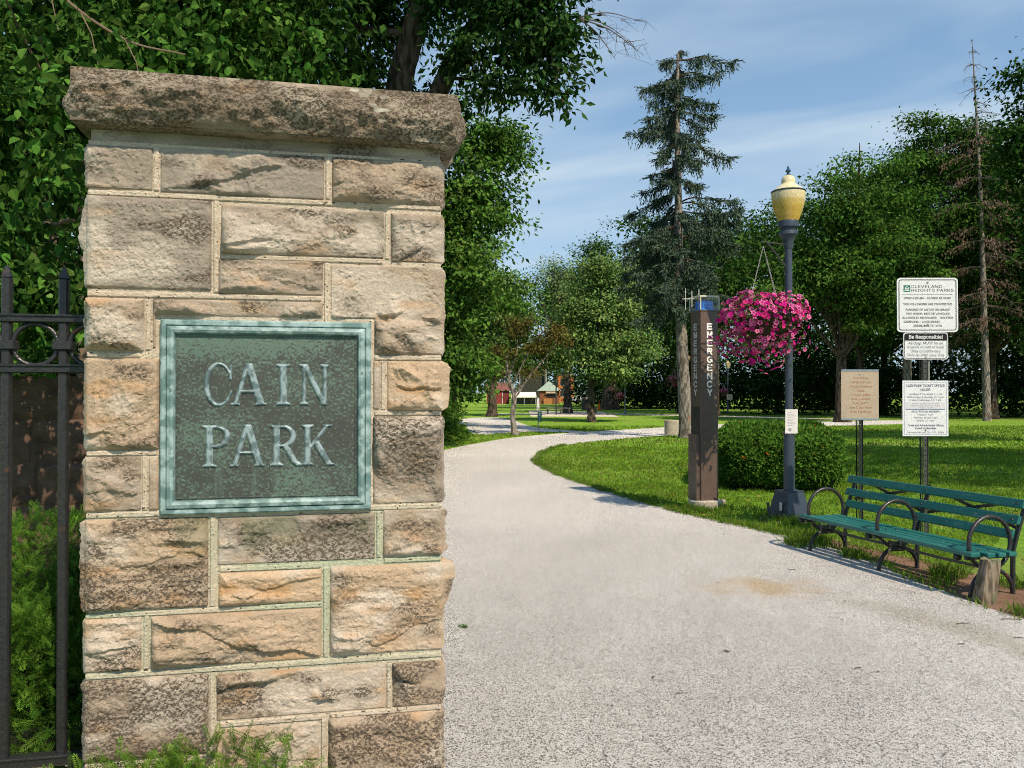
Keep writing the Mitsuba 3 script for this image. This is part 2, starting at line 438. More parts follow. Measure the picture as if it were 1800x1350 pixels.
scene['needle'] = pr(VC, .6, .3)
scene['petal'] = {'type': 'principledthin', 'base_color': VC, 'roughness': .6, 'diff_trans': .5, 'eta': 1.3}
scene['blade'] = {'type': 'principledthin', 'base_color': VC, 'roughness': .5, 'diff_trans': .6, 'eta': 1.4}
scene['paint'] = pr(VC, .38, .5)
scene['matte'] = pr(VC, .85, .2)
scene['blue_lens'] = pr(rgb(.01, .16, .62), .15, .6)
scene['clear_acrylic'] = {'type': 'thindielectric', 'int_ior': 1.3}
# ------------------------------------------------------------------ the setting: ground, paths
def struct(key, label=None):
    labels[key] = {'kind': 'structure'}
    if label: labels[key]['label'] = label


gx = np.concatenate([np.linspace(-900, -60, 8), np.linspace(-50, 70, 25), np.linspace(80, 900, 8)])
gy = np.concatenate([np.linspace(-300, -10, 5), np.linspace(-5, 160, 34), np.linspace(180, 1600, 8)])
GX, GY = np.meshgrid(gx, gy, indexing='ij'); a, b = GX.shape
ii, jj = np.meshgrid(np.arange(a - 1), np.arange(b - 1), indexing='ij'); ii, jj = ii.ravel(), jj.ravel()
put('lawn_ground', (np.stack([GX, GY, 0 * GX], -1).reshape(-1, 3), np.stack([ii * b + jj, (ii + 1) * b + jj, (ii + 1) * b + jj + 1, ii * b + jj + 1], 1)), 'turf', smooth=True)
struct('lawn_ground', 'green park lawn running back to the trees')

R_EDGE = [(6.5, -6), (5.2, 1), (4.25, 3.6), (3.62, 5.2), (3.38, 6.2), (3.23, 8.1), (2.66, 9.6), (2.24, 10.5), (1.68, 12.15), (1.02, 14.8), (.645, 17), (.555, 18.8), (.83, 21.4), (1.70, 24.4), (3.78, 27.6), (6.4, 30.4), (10, 34), (14, 37.6), (20, 41)]
L_EDGE = [(22, 46), (15, 43.5), (10, 40), (7.2, 37.0), (4.6, 34.2), (1.9, 31.2), (.1, 28.3), (-.88, 25.6), (-1.77, 22.3), (-2.0, 19), (-1.7, 13), (-1.0, 7.5), (-.6, 3.6), (-.5, -6)]
re, le = spline(R_EDGE, 14), spline(L_EDGE, 14)
rr = RNG(5)
re[:, :2] += np.stack([meshkit.fbm(np.c_[re * 3.1, 0 * re[:, 0]], 3, 8) - .5, 0 * re[:, 0]], 1) * .13
PATH = Polygon(np.vstack([re, le])).buffer(0)
PATH = max(getattr(PATH, 'geoms', [PATH]), key=lambda g: g.area)
BRANCH = Polygon(spline([(2.4, 31.8), (.55, 32.2), (-1.30, 30.4), (-2.1, 37), (-3.0, 44), (-2.6, 50), (-1.2, 51), (-.1, 47.5), (.5, 41), (1.15, 36), (2.3, 33.6), (3.0, 32.6)], 8)).buffer(0)
BRANCH = max(getattr(BRANCH, 'geoms', [BRANCH]), key=lambda g: g.area).difference(PATH)
FARPATH = Polygon([(-1.5, 58.2), (8, 57.2), (14.5, 50.5), (19.6, 46.0), (20.4, 46.6), (16, 52.6), (9, 60), (-1.5, 61.0)]).difference(PATH)
PLAZA = Polygon([(1.2, 53), (6.8, 52.2), (7.2, 66), (1.4, 70)]).difference(FARPATH)
YARD = Polygon([(-8, 76), (14, 70), (22, 95), (24, 128), (-12, 128)])
DIRT = Polygon([(3.02, 7.75), (2.98, 8.3), (3.3, 8.55), (3.52, 8.0), (3.75, 7.3), (3.98, 6.5), (4.25, 5.75), (4.2, 5.2), (3.75, 5.1), (3.4, 5.9), (3.18, 6.9)]).buffer(.12).difference(PATH.buffer(-.06))
for key, poly, z, m, lab in (('main_path', PATH, .008, 'path_stone', 'pale exposed-aggregate path curving into the park'), ('branch_path', BRANCH, .008, 'path_stone', 'pale side path forking off to the left'),
                             ('far_path', FARPATH, .012, 'concrete', 'far pale walkway crossing the lawn'), ('far_plaza', PLAZA, .008, 'concrete', 'far paved area with benches'),
                             ('bare_soil', DIRT, .004, 'dirt', 'worn brown soil under the green bench')):
    put(key, flat(poly, z), m); struct(key, lab)

# grass blades near the camera, joined: nobody could count them
def grass(seed, poly, dens, h0, h1, w, ca, cb, keep=None):
    rng = RNG(seed); x0, y0, x1, y1 = poly.bounds; n = int((x1 - x0) * (y1 - y0) * dens)
    xy = np.c_[rng.uniform(x0, x1, n), rng.uniform(y0, y1, n)]
    clump = meshkit.fbm(np.c_[xy * 3.5, 0 * xy[:, 0]], 3, 4)
    m = shapely.contains_xy(poly, xy[:, 0], xy[:, 1]) & (clump > rng.uniform(.12, .52, n))
    if keep is not None: m &= keep(xy)
    xy, clump = xy[m], clump[m]; n = len(xy)
    h = rng.uniform(h0, h1, n) * (.55 + .9 * clump)
    A = np.c_[rng.normal(0, .55, (n, 2)), np.ones(n)]; N = unit(np.c_[rng.normal(size=(n, 2)), .4 * np.ones(n)])
    C = blend(rng, n, ca, cb, .16) * (.62 + .76 * meshkit.fbm(np.c_[xy * .9, 0 * xy[:, 0] + 3], 3, 6))[:, None]
    dry = rng.random(n) < .09
    C[dry] = [.20, .17, .07]
    return leaves(np.c_[xy, np.zeros(n)], A, N, h, w, C, fold=.1)


VIEW = Polygon([(-1.2, 1), (.2, 2), (26, 37), (26, 40), (-6, 40)])
LAWN = VIEW.difference(PATH.buffer(-.02)).difference(BRANCH).difference(DIRT.buffer(-.1)).difference(FARPATH)
gm = MB()
for sd, y0, y1, dens, h0, h1, w in ((1, 4, 9.2, 2700, .03, .075, .0075), (2, 9.2, 14.5, 1300, .035, .08, .011), (3, 14.5, 23, 520, .04, .085, .019), (4, 23, 38, 110, .045, .085, .034)):
    z = LAWN.intersection(box(-6, y0, 26, y1))
    V, F, C = grass(sd, z, dens, h0, h1, w, (.10, .21, .018), (.22, .375, .042))
    gm.add(V, F, C)
V, F, C = grass(9, Polygon([(-.7, 3), (-1.2, 8), (-2.05, 15), (-1.9, 22), (-6, 23), (-6, 4), (-2.2, 4.4)]).difference(PATH), 170, .04, .09, .022, (.10, .21, .018), (.22, .375, .042)); gm.add(V, F, C)
edge = LineString(re[(re[:, 1] > 4.5) & (re[:, 1] < 24)]).buffer(.10)          # longer tufts along the path edge
V, F, C = grass(11, edge, 2600, .04, .11, .008, (.08, .17, .016), (.18, .30, .045), keep=lambda xy: (xy[:, 1] > 7.6) | (RNG(3).random(len(xy)) < .22)); gm.add(V, F, C)
tuft = unary_union([Point(2.98, 8.35).buffer(.22), Point(3.12, 8.62).buffer(.2), Point(3.2, 7.72).buffer(.12), Point(3.66, 6.95).buffer(.14), Point(3.46, 6.62).buffer(.08), Point(4.0, 6.6).buffer(.16), Point(3.55, 5.72).buffer(.10), Point(2.55, 10.75).buffer(.3), Point(3.35, 9.9).buffer(.38)])
V, F, C = grass(12, tuft, 3800, .06, .15, .009, (.075, .16, .014), (.15, .28, .036)); gm.add(V, F, C)
put('grass', gm, 'blade', kind='stuff'); tag('grass', 'short green lawn grass beside the curving path', 'grass', kind='stuff')

rng = RNG(21)                                                        # litter and weeds on the path
n = 46; xy = np.c_[rng.uniform(.1, 3.6, n), rng.uniform(3.4, 12, n)]; xy = xy[shapely.contains_xy(PATH.buffer(-.1), xy[:, 0], xy[:, 1])]
m = MB(); m.add(*leaves(np.c_[xy, np.full(len(xy), .012)], np.c_[rng.normal(size=(len(xy), 2)), .1 * np.ones(len(xy))], np.tile([0, 0, 1.0], (len(xy), 1)) + rng.normal(0, .3, (len(xy), 3)), rng.uniform(.02, .05, len(xy)), .014, blend(rng, len(xy), (.05, .04, .03), (.16, .11, .06)), .3)[:2], col=(.08, .06, .04))
n = 70; q = np.c_[rng.uniform(2.2, 6.5, n), rng.uniform(6.5, 14, n)]; q = q[~shapely.contains_xy(PATH, q[:, 0], q[:, 1])]; n = len(q)
V, F, C = leaves(np.c_[q, rng.uniform(.03, .06, n)], np.c_[rng.normal(size=(n, 2)), .1 * np.ones(n)], np.tile([0, 0, 1.0], (n, 1)) + rng.normal(0, .3, (n, 3)), rng.uniform(.04, .08, n), .03, blend(rng, n, (.30, .15, .05), (.42, .30, .10)), .3); m.add(V, F, C)
for a0, b0, c0, l0 in ((2.95, 5.5, .3, .10), (3.15, 5.2, -.6, .07), (2.72, 5.05, .5, .05), (3.32, 5.62, -.2, .13), (1.9, 4.6, .9, .05), (2.4, 7.2, -.7, .06)):
    m.add(*tube([(a0, b0, .012), (a0 + l0 * .5, b0 + .03 * c0, .015), (a0 + l0, b0 + .16 * c0 * l0 * 4, .012)], .0028, 5), col=(.10, .075, .055))
put('leaf_litter', m, 'matte', kind='stuff'); tag('leaf_litter', 'small dead leaves and twigs scattered on the pale path', 'leaf litter', kind='stuff')
m = MB(); n = 26; m.add(*leaves(np.c_[rng.normal(-.316, .022, n), rng.normal(5.42, .02, n), np.full(n, .01)], np.c_[rng.normal(size=(n, 2)), .6 * np.ones(n)], rng.normal(size=(n, 3)), .04, .007, blend(rng, n, (.05, .12, .02), (.10, .2, .03))))
put('weed', m, 'blade'); tag('weed', 'tiny green weed alone in the pale path near the pillar', 'weed')

# ------------------------------------------------------------------ the stone gate pillar; local axes: s along the face, y into the wall, z up
TH = math.radians(12)
FACE = frame([-.63, 2.1, 0], [math.cos(TH), math.sin(TH), 0], [-math.sin(TH), math.cos(TH), 0], [0, 0, 1])
DEPTH = .88


def rock(a, b, w, h, seed, amp, style, mask=None):
    """Height of a rock-faced stone over its own rectangle (metres)."""
    rng = RNG(seed)
    e = np.minimum(np.minimum(a, w - a), np.minimum(b, h - b))
    if mask is not None: e = np.minimum(e, mask(a, b))
    e = np.maximum(e, 0)
    p = np.stack([a, b, np.full_like(a, seed * 3.7)], -1)
    wid = .008 + .030 * meshkit.fbm(p * 14, 2, 1)
    t = np.clip(e / wid, 0, 1); prof = 1 - (1 - t) ** 2.2
    q = p[..., :2] + .035 * np.stack([meshkit.fbm(p * 9, 3, 5), meshkit.fbm(p * 9 + 7, 3, 6)], -1)
    pl = []
    for k in range(8):                                                # cleavage planes meet in sharp creases
        c = np.array([rng.uniform(0, w), rng.uniform(0, h)]); g = rng.normal(0, [.34, .55])
        pl.append(rng.uniform(.45, 1.15) * amp + ((q - c) * g).sum(-1))
    pl = np.sort(np.array(pl), 0); f = np.clip(pl[2], -.05 * amp, 1.2 * amp)
    n1 = meshkit.fbm(p * 22, 4, 11) - .5; n2 = meshkit.fbm(p * 120, 3, 12) - .5
    rg = np.abs(meshkit.fbm(p * 16 + 3, 3, 21) - .5)
    if style == 'smooth':
        d = .45 * amp + .012 * (meshkit.fbm(p * 7, 3, 2) - .5) + .004 * n1 + .003 * n2
    elif style == 'layer':
        lay = meshkit.fbm(np.stack([a * 4, b * 52 + 2.6 * meshkit.fbm(p * 8, 2, 4), p[..., 2]], -1), 3, 14) - .5
        d = .6 * f + .25 * amp + .020 * lay + .006 * n1 + .004 * n2
    else:
        d = f + .012 * n1 - .012 * rg + .0055 * n2
    led = h * rng.uniform(.25, .5) + .6 * h * (meshkit.fbm(np.stack([a * 8, 0 * a, p[..., 2]], -1), 4, 9) - .5) + (a - w / 2) * rng.normal(0, .15)
    on = np.clip((meshkit.fbm(np.stack([a * 6 + 5, 0 * a, p[..., 2]], -1), 2, 10) - .40) * 7, 0, 1)
    cut = {'smooth': .15, 'layer': .8}.get(style, 1.0) * rng.uniform(.5, 1.0) * .7 * amp
    d = d - cut * on * np.clip((led - b) / .005, 0, 1) * np.clip(1 - (led - b) / (h * .8), .35, 1)
    return .0065 * np.clip(e / .0045, 0, 1) ** .6 + np.maximum(prof * (np.maximum(d, -.002) + .0015 * (n2 > 0)), -.004)


def panel_mesh(w, h, res, height, back, keep=None):
    """A grid over w x h raised by height(a, b), its rim carried back by `back`; local (a, -raise, b)."""
    nx, nz = max(3, round(w / res)), max(3, round(h / res))
    A, B = np.meshgrid(np.linspace(0, w, nx + 1), np.linspace(0, h, nz + 1), indexing='ij')
    V = np.stack([A, -height(A, B), B], -1).reshape(-1, 3); i, j = np.meshgrid(np.arange(nx), np.arange(nz), indexing='ij'); i, j = i.ravel(), j.ravel(); s = nz + 1
    Q = np.stack([i * s + j, (i + 1) * s + j, (i + 1) * s + j + 1, i * s + j + 1], 1)
    if keep is not None:
        c = V[Q].mean(1); Q = Q[keep(c[:, 0], c[:, 2])]
    E = np.vstack([Q[:, [k, (k + 1) % 4]] for k in range(4)]); code = E[:, 0] * len(V) + E[:, 1]
    rim = E[~np.isin(code, E[:, 1] * len(V) + E[:, 0])]
    u, inv = np.unique(rim.ravel(), return_inverse=True); inv = inv.reshape(-1, 2); n0 = len(V)
    V2 = V[u].copy(); V3 = V[u].copy(); V3[:, 1] = back
    R = np.stack([n0 + inv[:, 1], n0 + inv[:, 0], n0 + len(u) + inv[:, 0], n0 + len(u) + inv[:, 1]], 1)
    return np.vstack([V, V2, V3]), np.vstack([tri(Q), tri(R)])


PILLAR = thing('gate_pillar', 'rock-faced sandstone gate pillar with a heavy capstone', 'pillar')
# s0, s1, z0, z1 (mm), style, raise (mm), warmth, crust
STONES = [(-420, -267, 2050, 2158, 'r', 20, .15, .55), (-251, 148, 2047, 2161, 'r', 30, .12, .50), (166, 455, 2043, 2162, 'r', 22, .30, .45),
          (-420, -128, 1805, 2034, 's', 12, .18, .62), (-107, 301, 1899, 2025, 'r', 34, .22, .50), (317, 455, 1893, 2022, 'r', 26, .28, .50),
          (-113, 145, 1799, 1889, 'l', 18, .30, .40), (163, 455, 1649, 1882, 'r', 30, .42, .38), (-267, 145, 1659, 1783, 'r', 20, .45, .45),
          (-420, -285, 1652, 1782, 'r', 30, .50, .35), (-420, -250, 1409, 1634, 'r', 26, .62, .30), (-420, -291, 1258, 1394, 'r', 30, .35, .40), (-275, -249, 1258, 1394, 's', 6, .45, .2),
          (272, 291, 1505, 1633, 's', 6, .30, .3), (308, 455, 1502, 1634, 'r', 26, .85, .20), (272, 455, 1259, 1488, 'r', 38, .28, .70),
          (-420, -133, 1014, 1240, 'l', 22, .62, .82), (-113, 279, 1116, 1238, 'r', 24, .22, .80), (298, 455, 1121, 1245, 'r', 20, .55, .45),
          (-110, 144, 1013, 1098, 'l', 20, .90, .25), (163, 455, 870, 1101, 'l', 20, .85, .45), (-420, -288, 867, 1000, 'l', 18, .80, .40), (-267, 144, 867, 998, 'l', 34, .66, .55),
          (-420, -131, 651, 849, 's', 20, .45, .90), (-114, 308, 727, 845, 'r', 34, .72, .55), (323, 455, 726, 843, 'r', 28, .50, .82),
          (-114, 138, 610, 706, 'r', 22, .72, .35), (160, 455, 476, 713, 'r', 26, .58, .78),
          (-420, -131, 455, 634, 'r', 26, .5, .6), (-114, 140, 455, 594, 'r', 26, .6, .5), (-420, -60, 260, 438, 'r', 26, .5, .6), (-44, 220, 260, 438, 'r', 26, .4, .6), (236, 455, 260, 458, 'r', 26, .6, .5),
          (-420, -180, 20, 244, 'r', 26, .5, .6), (-164, 180, 20, 244, 'r', 26, .4, .6), (196, 455, 20, 244, 'r', 26, .6, .5)]
STYLE = {'r': 'rock', 's': 'smooth', 'l': 'layer'}
PQ = (-.2459, .2672, 1.2472, 1.7311)                                 # the plaque's outline on the face
rng = RNG(77)
for k, (s0, s1, z0, z1, st, amp, warm, crust) in enumerate(STONES):
    s0, s1, z0, z1, amp = s0 / 1e3, s1 / 1e3, z0 / 1e3, z1 / 1e3, amp / 1e3
    w, h = s1 - s0, z1 - z0; hero = z1 > .6
    mask = keep = None
    if k in (7, 8):
        def mask(a, b, s0=s0, z0=z0):
            dx = np.maximum(np.maximum(PQ[0] - .012 - (a + s0), (a + s0) - PQ[1] - .008), 0); dz = np.maximum((b + z0) - PQ[3] - .010, 0)
            return np.hypot(dx, dz)
        def keep(a, b, mask=mask): return mask(a, b) > 1e-4
    mb = MB()
    V, F = panel_mesh(w, h, .0036 if hero else .02, lambda a, b: rock(a, b, w, h, k + 1, amp, STYLE[st], mask), .06, keep)
    mb.add(V + [s0, 0, z0], F)
    for side, s_edge in ((1, .455), (-1, -.42)):                      # corner stones turn the corner
        if abs((s1 if side > 0 else s0) - s_edge) < 1e-3:
            ln = [.21, .38, .28][k % 3]; am = [.008, .013, .017, .010][(k * 7) % 4]
            if k in (15, 20): am = .026
            V, F = panel_mesh(ln, h, .009 if hero else .03, lambda a, b: rock(a, b, ln, h, k + 101, am, 'rock'), .05)
            V = np.stack([s_edge - side * V[:, 1], V[:, 0], V[:, 2] + z0], 1)
            mb.add(V, F if side > 0 else F[:, ::-1])
            V, F = panel_mesh(DEPTH - ln - .016, h, .012 if hero else .04, lambda a, b: rock(a, b, DEPTH - ln - .016, h, k + 201, .02, 'rock'), .05)
            V = np.stack([s_edge - side * V[:, 1], V[:, 0] + ln + .016, V[:, 2] + z0], 1)
            put(PILLAR + '__stone', (xf(V, FACE), F if side > 0 else F[:, ::-1]), 'stone', smooth=True, uv=(warm, crust))
    V, F = mb.get()
    m = trimesh.graph.smooth_shade(trimesh.Trimesh(xf(V, FACE), F, process=False), angle=math.radians(24), facet_minarea=None)
    put(PILLAR + '__stone', (np.array(m.vertices), np.array(m.faces)), 'stone', smooth=True, uv=(np.clip(warm + rng.normal(0, .03), 0, 1), crust))
put(PILLAR + '__mortar', (xf(bx(-.4155, .4505, -.0015, DEPTH - .01, 0, 2.168)[0], FACE), bx(-.4155, .4505, -.0015, DEPTH - .01, 0, 2.168)[1]), 'mortar', smooth=False)
# beaded pointing: a strip of mortar standing in every joint
mb = MB()
def joint(s0, s1, z0, z1):
    v, f = bx(s0, s1, -.0062, .002, z0, z1, .002); mb.add(xf(v, FACE), f)
for (s0, s1, z) in ((-.42, .455, 2.0395), (-.11, .30, 1.893), (-.42, .145, 1.7915), (-.42, -.29, 1.643), (-.42, -.25, 1.4015), (-.42, .455, 1.2495), (.272, .455, 1.4965), (.272, .455, 1.641),
                    (.298, .455, 1.111), (-.11, .145, 1.1055), (-.42, .15, 1.0055), (-.42, .455, .858), (-.11, .15, .717), (.16, .455, .719), (-.42, -.12, .641)):
    joint(s0 + .004, s1 - .004, z - .0062, z + .0062)
for (s, z0, z1) in ((-.259, 2.05, 2.16), (.157, 2.05, 2.16), (-.1175, 1.80, 2.033), (.309, 1.90, 2.02), (.154, 1.66, 1.885), (-.276, 1.655, 1.78), (-.283, 1.26, 1.394), (.2995, 1.505, 1.633),
                    (-.123, 1.015, 1.24), (.2885, 1.12, 1.24), (.1535, .87, 1.1), (-.2775, .868, 1.0), (-.1225, .65, .85), (.3155, .727, .843), (.149, .45, .71)):
    joint(s - .006, s + .006, z0, z1)
put(PILLAR + '__pointing', mb, 'mortar')
# the capstone: rough front, sides and worn top
CW, CD, CH = .932, 1.0, .128
def cap_h(seed, w, amp):
    def f(a, b):
        p = np.stack([a, b, np.full_like(a, seed)], -1); e = np.minimum(np.minimum(a, w - a), np.minimum(b, CH - b)); e = np.maximum(e, 0)
        pr_ = np.clip(e / (.010 + .026 * meshkit.fbm(p * 11, 2, 3)), 0, 1) ** .6
        slope = np.clip((CH - b) / CH, 0, 1)                          # the upper part leans back, the middle stands out, the foot is undercut
        nose = .50 + .5 * (meshkit.fbm(np.stack([a * 7, 0 * a, p[..., 2]], -1), 4, 15) - .5)
        body = np.where(slope < nose, slope / nose, 1 - .85 * (slope - nose) / (1 - nose))
        big = meshkit.fbm(p * [8, 13, 1], 4, 4) - .5; rg = np.abs(meshkit.fbm(p * [15, 22, 1] + 3, 3, 21) - .5); fine = meshkit.fbm(p * 60, 3, 6) - .5
        return pr_ * np.maximum(amp * (.12 + .95 * body) + .056 * big - .034 * rg + .016 * fine, -.003)
    return f
mb = MB()
V, F = panel_mesh(CW, CH, .0045, cap_h(3, CW, .036), .5); mb.add(V + [-.443, -.052, 2.2], F)
for side, s_edge in ((1, .489), (-1, -.443)):
    V, F = panel_mesh(CD, CH, .008, cap_h(5 + side, CD, .030), .4)
    V = np.stack([s_edge - side * V[:, 1], V[:, 0] - .052, V[:, 2] + 2.2], 1); mb.add(V, F if side > 0 else F[:, ::-1])
A, B = np.meshgrid(np.linspace(-.443, .489, 70), np.linspace(-.052, -.052 + CD, 60), indexing='ij')
ed = np.minimum(np.minimum(A + .443, .489 - A), np.minimum(B + .052, CD - .052 - B))
V = np.stack([A, B, 2.2 + CH + np.minimum(ed * .2, .012) + .006 * (meshkit.fbm(np.stack([A * 14, B * 14, 0 * A], -1), 3, 5) - .5) * (ed > .003)], -1).reshape(-1, 3)
i, j = np.meshgrid(np.arange(69), np.arange(59), indexing='ij'); i, j = i.ravel(), j.ravel()
mb.add(V, np.stack([i * 60 + j, (i + 1) * 60 + j, (i + 1) * 60 + j + 1, i * 60 + j + 1], 1))
mb.add(*bx(-.438, .484, -.047, CD - .06, 2.197, 2.3))
V, F = mb.get()
m = trimesh.graph.smooth_shade(trimesh.Trimesh(xf(V, FACE), F, process=False), angle=math.radians(26), facet_minarea=None)
put(PILLAR + '__capstone', (np.array(m.vertices), np.array(m.faces)), 'stone', smooth=True, uv=(.24, 1.12))
v, f = bx(-.412, .448, .004, DEPTH - .02, 2.166, 2.1985, .002)
put(PILLAR + '__bed_course', (xf(v, FACE), f), 'stone', uv=(.16, .35))

# ------------------------------------------------------------------ serif capitals for the plaque (cap height 1)
def st(x, w, y0=0.0, y1=1.0, sl=.085, foot=True, head=True):
    g = [box(x - w / 2, y0, x + w / 2, y1)]
    for y, d, on in ((y0, 1, foot), (y1, -1, head)):
        if on: g.append(Polygon([(x - w / 2 - sl, y), (x + w / 2 + sl, y), (x + w / 2 + sl, y + d * .035), (x + w / 2, y + d * .085), (x - w / 2, y + d * .085), (x - w / 2 - sl, y + d * .035)]))
    return unary_union(g)
def dg(x0, y0, x1, y1, w): return Polygon([(x0 - w / 2, y0), (x0 + w / 2, y0), (x1 + w / 2, y1), (x1 - w / 2, y1)])
def sf(x, y, d, l=.10): return Polygon([(x - l - .02, y), (x + l + .02, y), (x + l, y + d * .045), (x - l, y + d * .045)])
def ell(cx, cy, rx, ry): return affinity.scale(Point(cx, cy).buffer(1, 24), rx, ry)
TK, TN = .165, .10
G = {'I': st(.16, TK), 'N': unary_union([st(.13, TN), st(.80, TN, foot=False), dg(.14, 1, .78, 0, TK + .02), sf(.1, 1, -1, .12)]),
     'A': unary_union([dg(.08, 0, .40, 1.02, TN), dg(.72, 0, .40, 1.02, TK + .02), box(.2, .30, .62, .37), sf(.08, 0, 1), sf(.72, 0, 1, .12)]),
     'P': unary_union([st(.14, TK), ell(.30, .73, .33, .27).difference(ell(.28, .73, .215, .20)).difference(box(-.5, 0, .14, 1.2)), box(.14, .93, .32, 1.0), box(.14, .46, .32, .53)])}
G['C'] = ell(.46, .5, .44, .53).difference(ell(.50, .5, .34, .465)).difference(Polygon([(.55, .5), (1.2, .84), (1.2, .19)])).union(Polygon([(.80, .62), (.86, .62), (.88, .99), (.82, .95)]))
G['R'] = G['P'].union(Polygon([(.28, .50), (.43, .52), (.66, .12), (.84, .03), (.84, 0), (.66, -.02), (.54, .06)]))
G['K'] = unary_union([st(.14, TK), dg(.20, .42, .72, 1, TN), dg(.36, .60, .78, 0, TK + .03), sf(.73, 1, -1, .11), sf(.80, 0, 1, .12)])


def ridge_letter(g, depth, rise, res):
    """Wall of the outline plus a ridged top (height grows with the distance from the edge)."""
    v, f = extrude(g, depth); x0, z0, x1, z1 = g.bounds
    X, Z = np.meshgrid(np.arange(x0, x1 + res, res), np.arange(z0, z1 + res, res), indexing='ij'); s = X.shape[1]
    pts = shapely.points(X.ravel(), Z.ravel()); d = np.where(shapely.contains(g, pts), shapely.distance(pts, g.boundary), 0).reshape(X.shape)
    V = np.stack([X, -depth - np.minimum(d * 1.1, rise) + (d <= 0) * .0015, Z], -1).reshape(-1, 3)
    i, j = np.meshgrid(np.arange(X.shape[0] - 1), np.arange(s - 1), indexing='ij'); i, j = i.ravel(), j.ravel(); D = d.ravel()
    Q = np.stack([i * s + j, (i + 1) * s + j, (i + 1) * s + j + 1, i * s + j + 1], 1); Q = Q[(D[Q] > 0).any(1)]
    return np.vstack([v, V]), np.vstack([f, tri(Q) + len(v)])


PL = thing('bronze_plaque', 'weathered bronze plaque lettered CAIN PARK with a pale green moulded frame', 'plaque')
s0, s1, z0, z1 = PQ
mb = MB()                                                            # frame: mitred mouldings swept round the rectangle
prof = [(0, .012), (0, -.016), (.004, -.020), (.013, -.020), (.016, -.015), (.017, -.024), (.026, -.027), (.032, -.024), (.0345, -.014), (.0355, .012)]
rings = []
for ins, y in prof: rings.append([(s0 + ins, y, z0 + ins), (s1 - ins, y, z0 + ins), (s1 - ins, y, z1 - ins), (s0 + ins, y, z1 - ins)])
V = np.array(rings).reshape(-1, 3); F = []
for r_ in range(len(prof) - 1):
    for c in range(4): F.append([r_ * 4 + c, r_ * 4 + (c + 1) % 4, r_ * 4 + 4 + (c + 1) % 4, r_ * 4 + 4 + c])
put(PL + '__frame', (xf(V, FACE), np.array(F)), 'verdigris')
v, f = bx(s0 + .03, s1 - .03, -.011, .01, z0 + .03, z1 - .03); put(PL + '__panel', (xf(v, FACE), f), 'patina')
mb = MB()
for a0, a1, b0, b1 in ((s0 + .038, s1 - .038, z1 - .0415, z1 - .038), (s0 + .038, s1 - .038, z0 + .038, z0 + .0415), (s0 + .038, s0 + .0415, z0 + .038, z1 - .038), (s1 - .0415, s1 - .038, z0 + .038, z1 - .038)):
    v, f = bx(a0, a1, -.0135, -.01, b0, b1, .001); mb.add(xf(v, FACE), f)
put(PL + '__inner_bead', mb, 'patina')
CAP = .1035
for word, zb, spots in (('CAIN', 1.5185, ((-.1441, .0665), (-.0815, .088), (.0300, .034), (.0850, .0755))), ('PARK', 1.3640, ((-.1475, .066), (-.0830, .087), (.0150, .083), (.0930, .083)))):
    for ch, (x, wd) in zip(word, spots):
        g = G[ch]; x0, _, x1, _ = g.bounds
        g = affinity.affine_transform(g, [wd / (x1 - x0), 0, 0, CAP, x - x0 * wd / (x1 - x0), zb])
        v, f = ridge_letter(g, .0035, .0032, .0011); v[:, 1] -= .0105
        put(PL + '__letter', (xf(v, FACE), f), 'letter_bronze', smooth=50)

# ------------------------------------------------------------------ iron fence left of the pillar
FE = thing('iron_fence', 'black wrought iron fence with rings between its rails meeting the stone pillar', 'fence')
YF = .36                                                             # how far behind the pillar's face the fence stands
def fput(part, v, f, **k): return put(f'{FE}__{part}', (xf(np.asarray(v) + [0, YF, 0], FACE), f), 'iron', **k)
BARS = [-.575 - .146 * i for i in range(10)]
for s in BARS:
    m = MB(); m.add(*bx(s - .0125, s + .0125, -.0125, .0125, .51, 1.872, .004))
    v, f = bx(s - .0125, s + .0125, -.0125, .0125, 1.872, 1.905); v[v[:, 2] > 1.88, :2] = v[v[:, 2] > 1.88, :2] * .25 + np.array([s, 0]) * .75; m.add(v, f)
    fput('bar', *m.get())
    m = MB(); m.add(*bx(s - .026, s + .026, -.021, .021, 1.668, 1.696, .004)); fput('collar', *m.get())
for z, hh in ((1.757, .022), (1.6165, .024), (.522, .03)):
    m = MB(); m.add(*bx(-2.1, -.405, -.019, .019, z - hh / 2, z + hh / 2, .003)); m.add(*bx(-2.1, -.405, -.024, -.017, z + hh / 2 - .006, z + hh / 2 + .001, .002)); fput('rail', *m.get())
for s in [-.502] + [-.648 - .146 * i for i in range(9)]:
    a = np.linspace(0, 2 * np.pi, 41)
    v, f = tube(np.stack([s + .0585 * np.cos(a), 0 * a, 1.684 + .0585 * np.sin(a)], 1), .0075, 8, cap=False)
    fput('ring', v, f, smooth=True)
v, f = bx(-2.2, -.43, .25, .55, 0, .46, .01); put('fence_kerb', (xf(v, FACE), f), 'concrete'); tag('fence_kerb', 'low concrete kerb under the black iron fence', 'kerb')
# ------------------------------------------------------------------ text
_TX = {}
def text(t, h, bold=False, width=None, depth=.0012):
    """Lettering facing -y, centred on x = 0, standing on z = 0; width squeezes it."""
    if (t, bold) not in _TX:
        m = meshkit.text_mesh(t, 1.0, .1, bold); _TX[(t, bold)] = (np.array(m.vertices), np.array(m.faces))
    v, f = _TX[(t, bold)]; v = v.copy(); x0, x1 = v[:, 0].min(), v[:, 0].max()
    k = h if width is None else width / (x1 - x0)
    v = np.stack([(v[:, 0] - (x0 + x1) / 2) * k, -v[:, 2] / .1 * depth, v[:, 1] * h], 1)
    return v, f


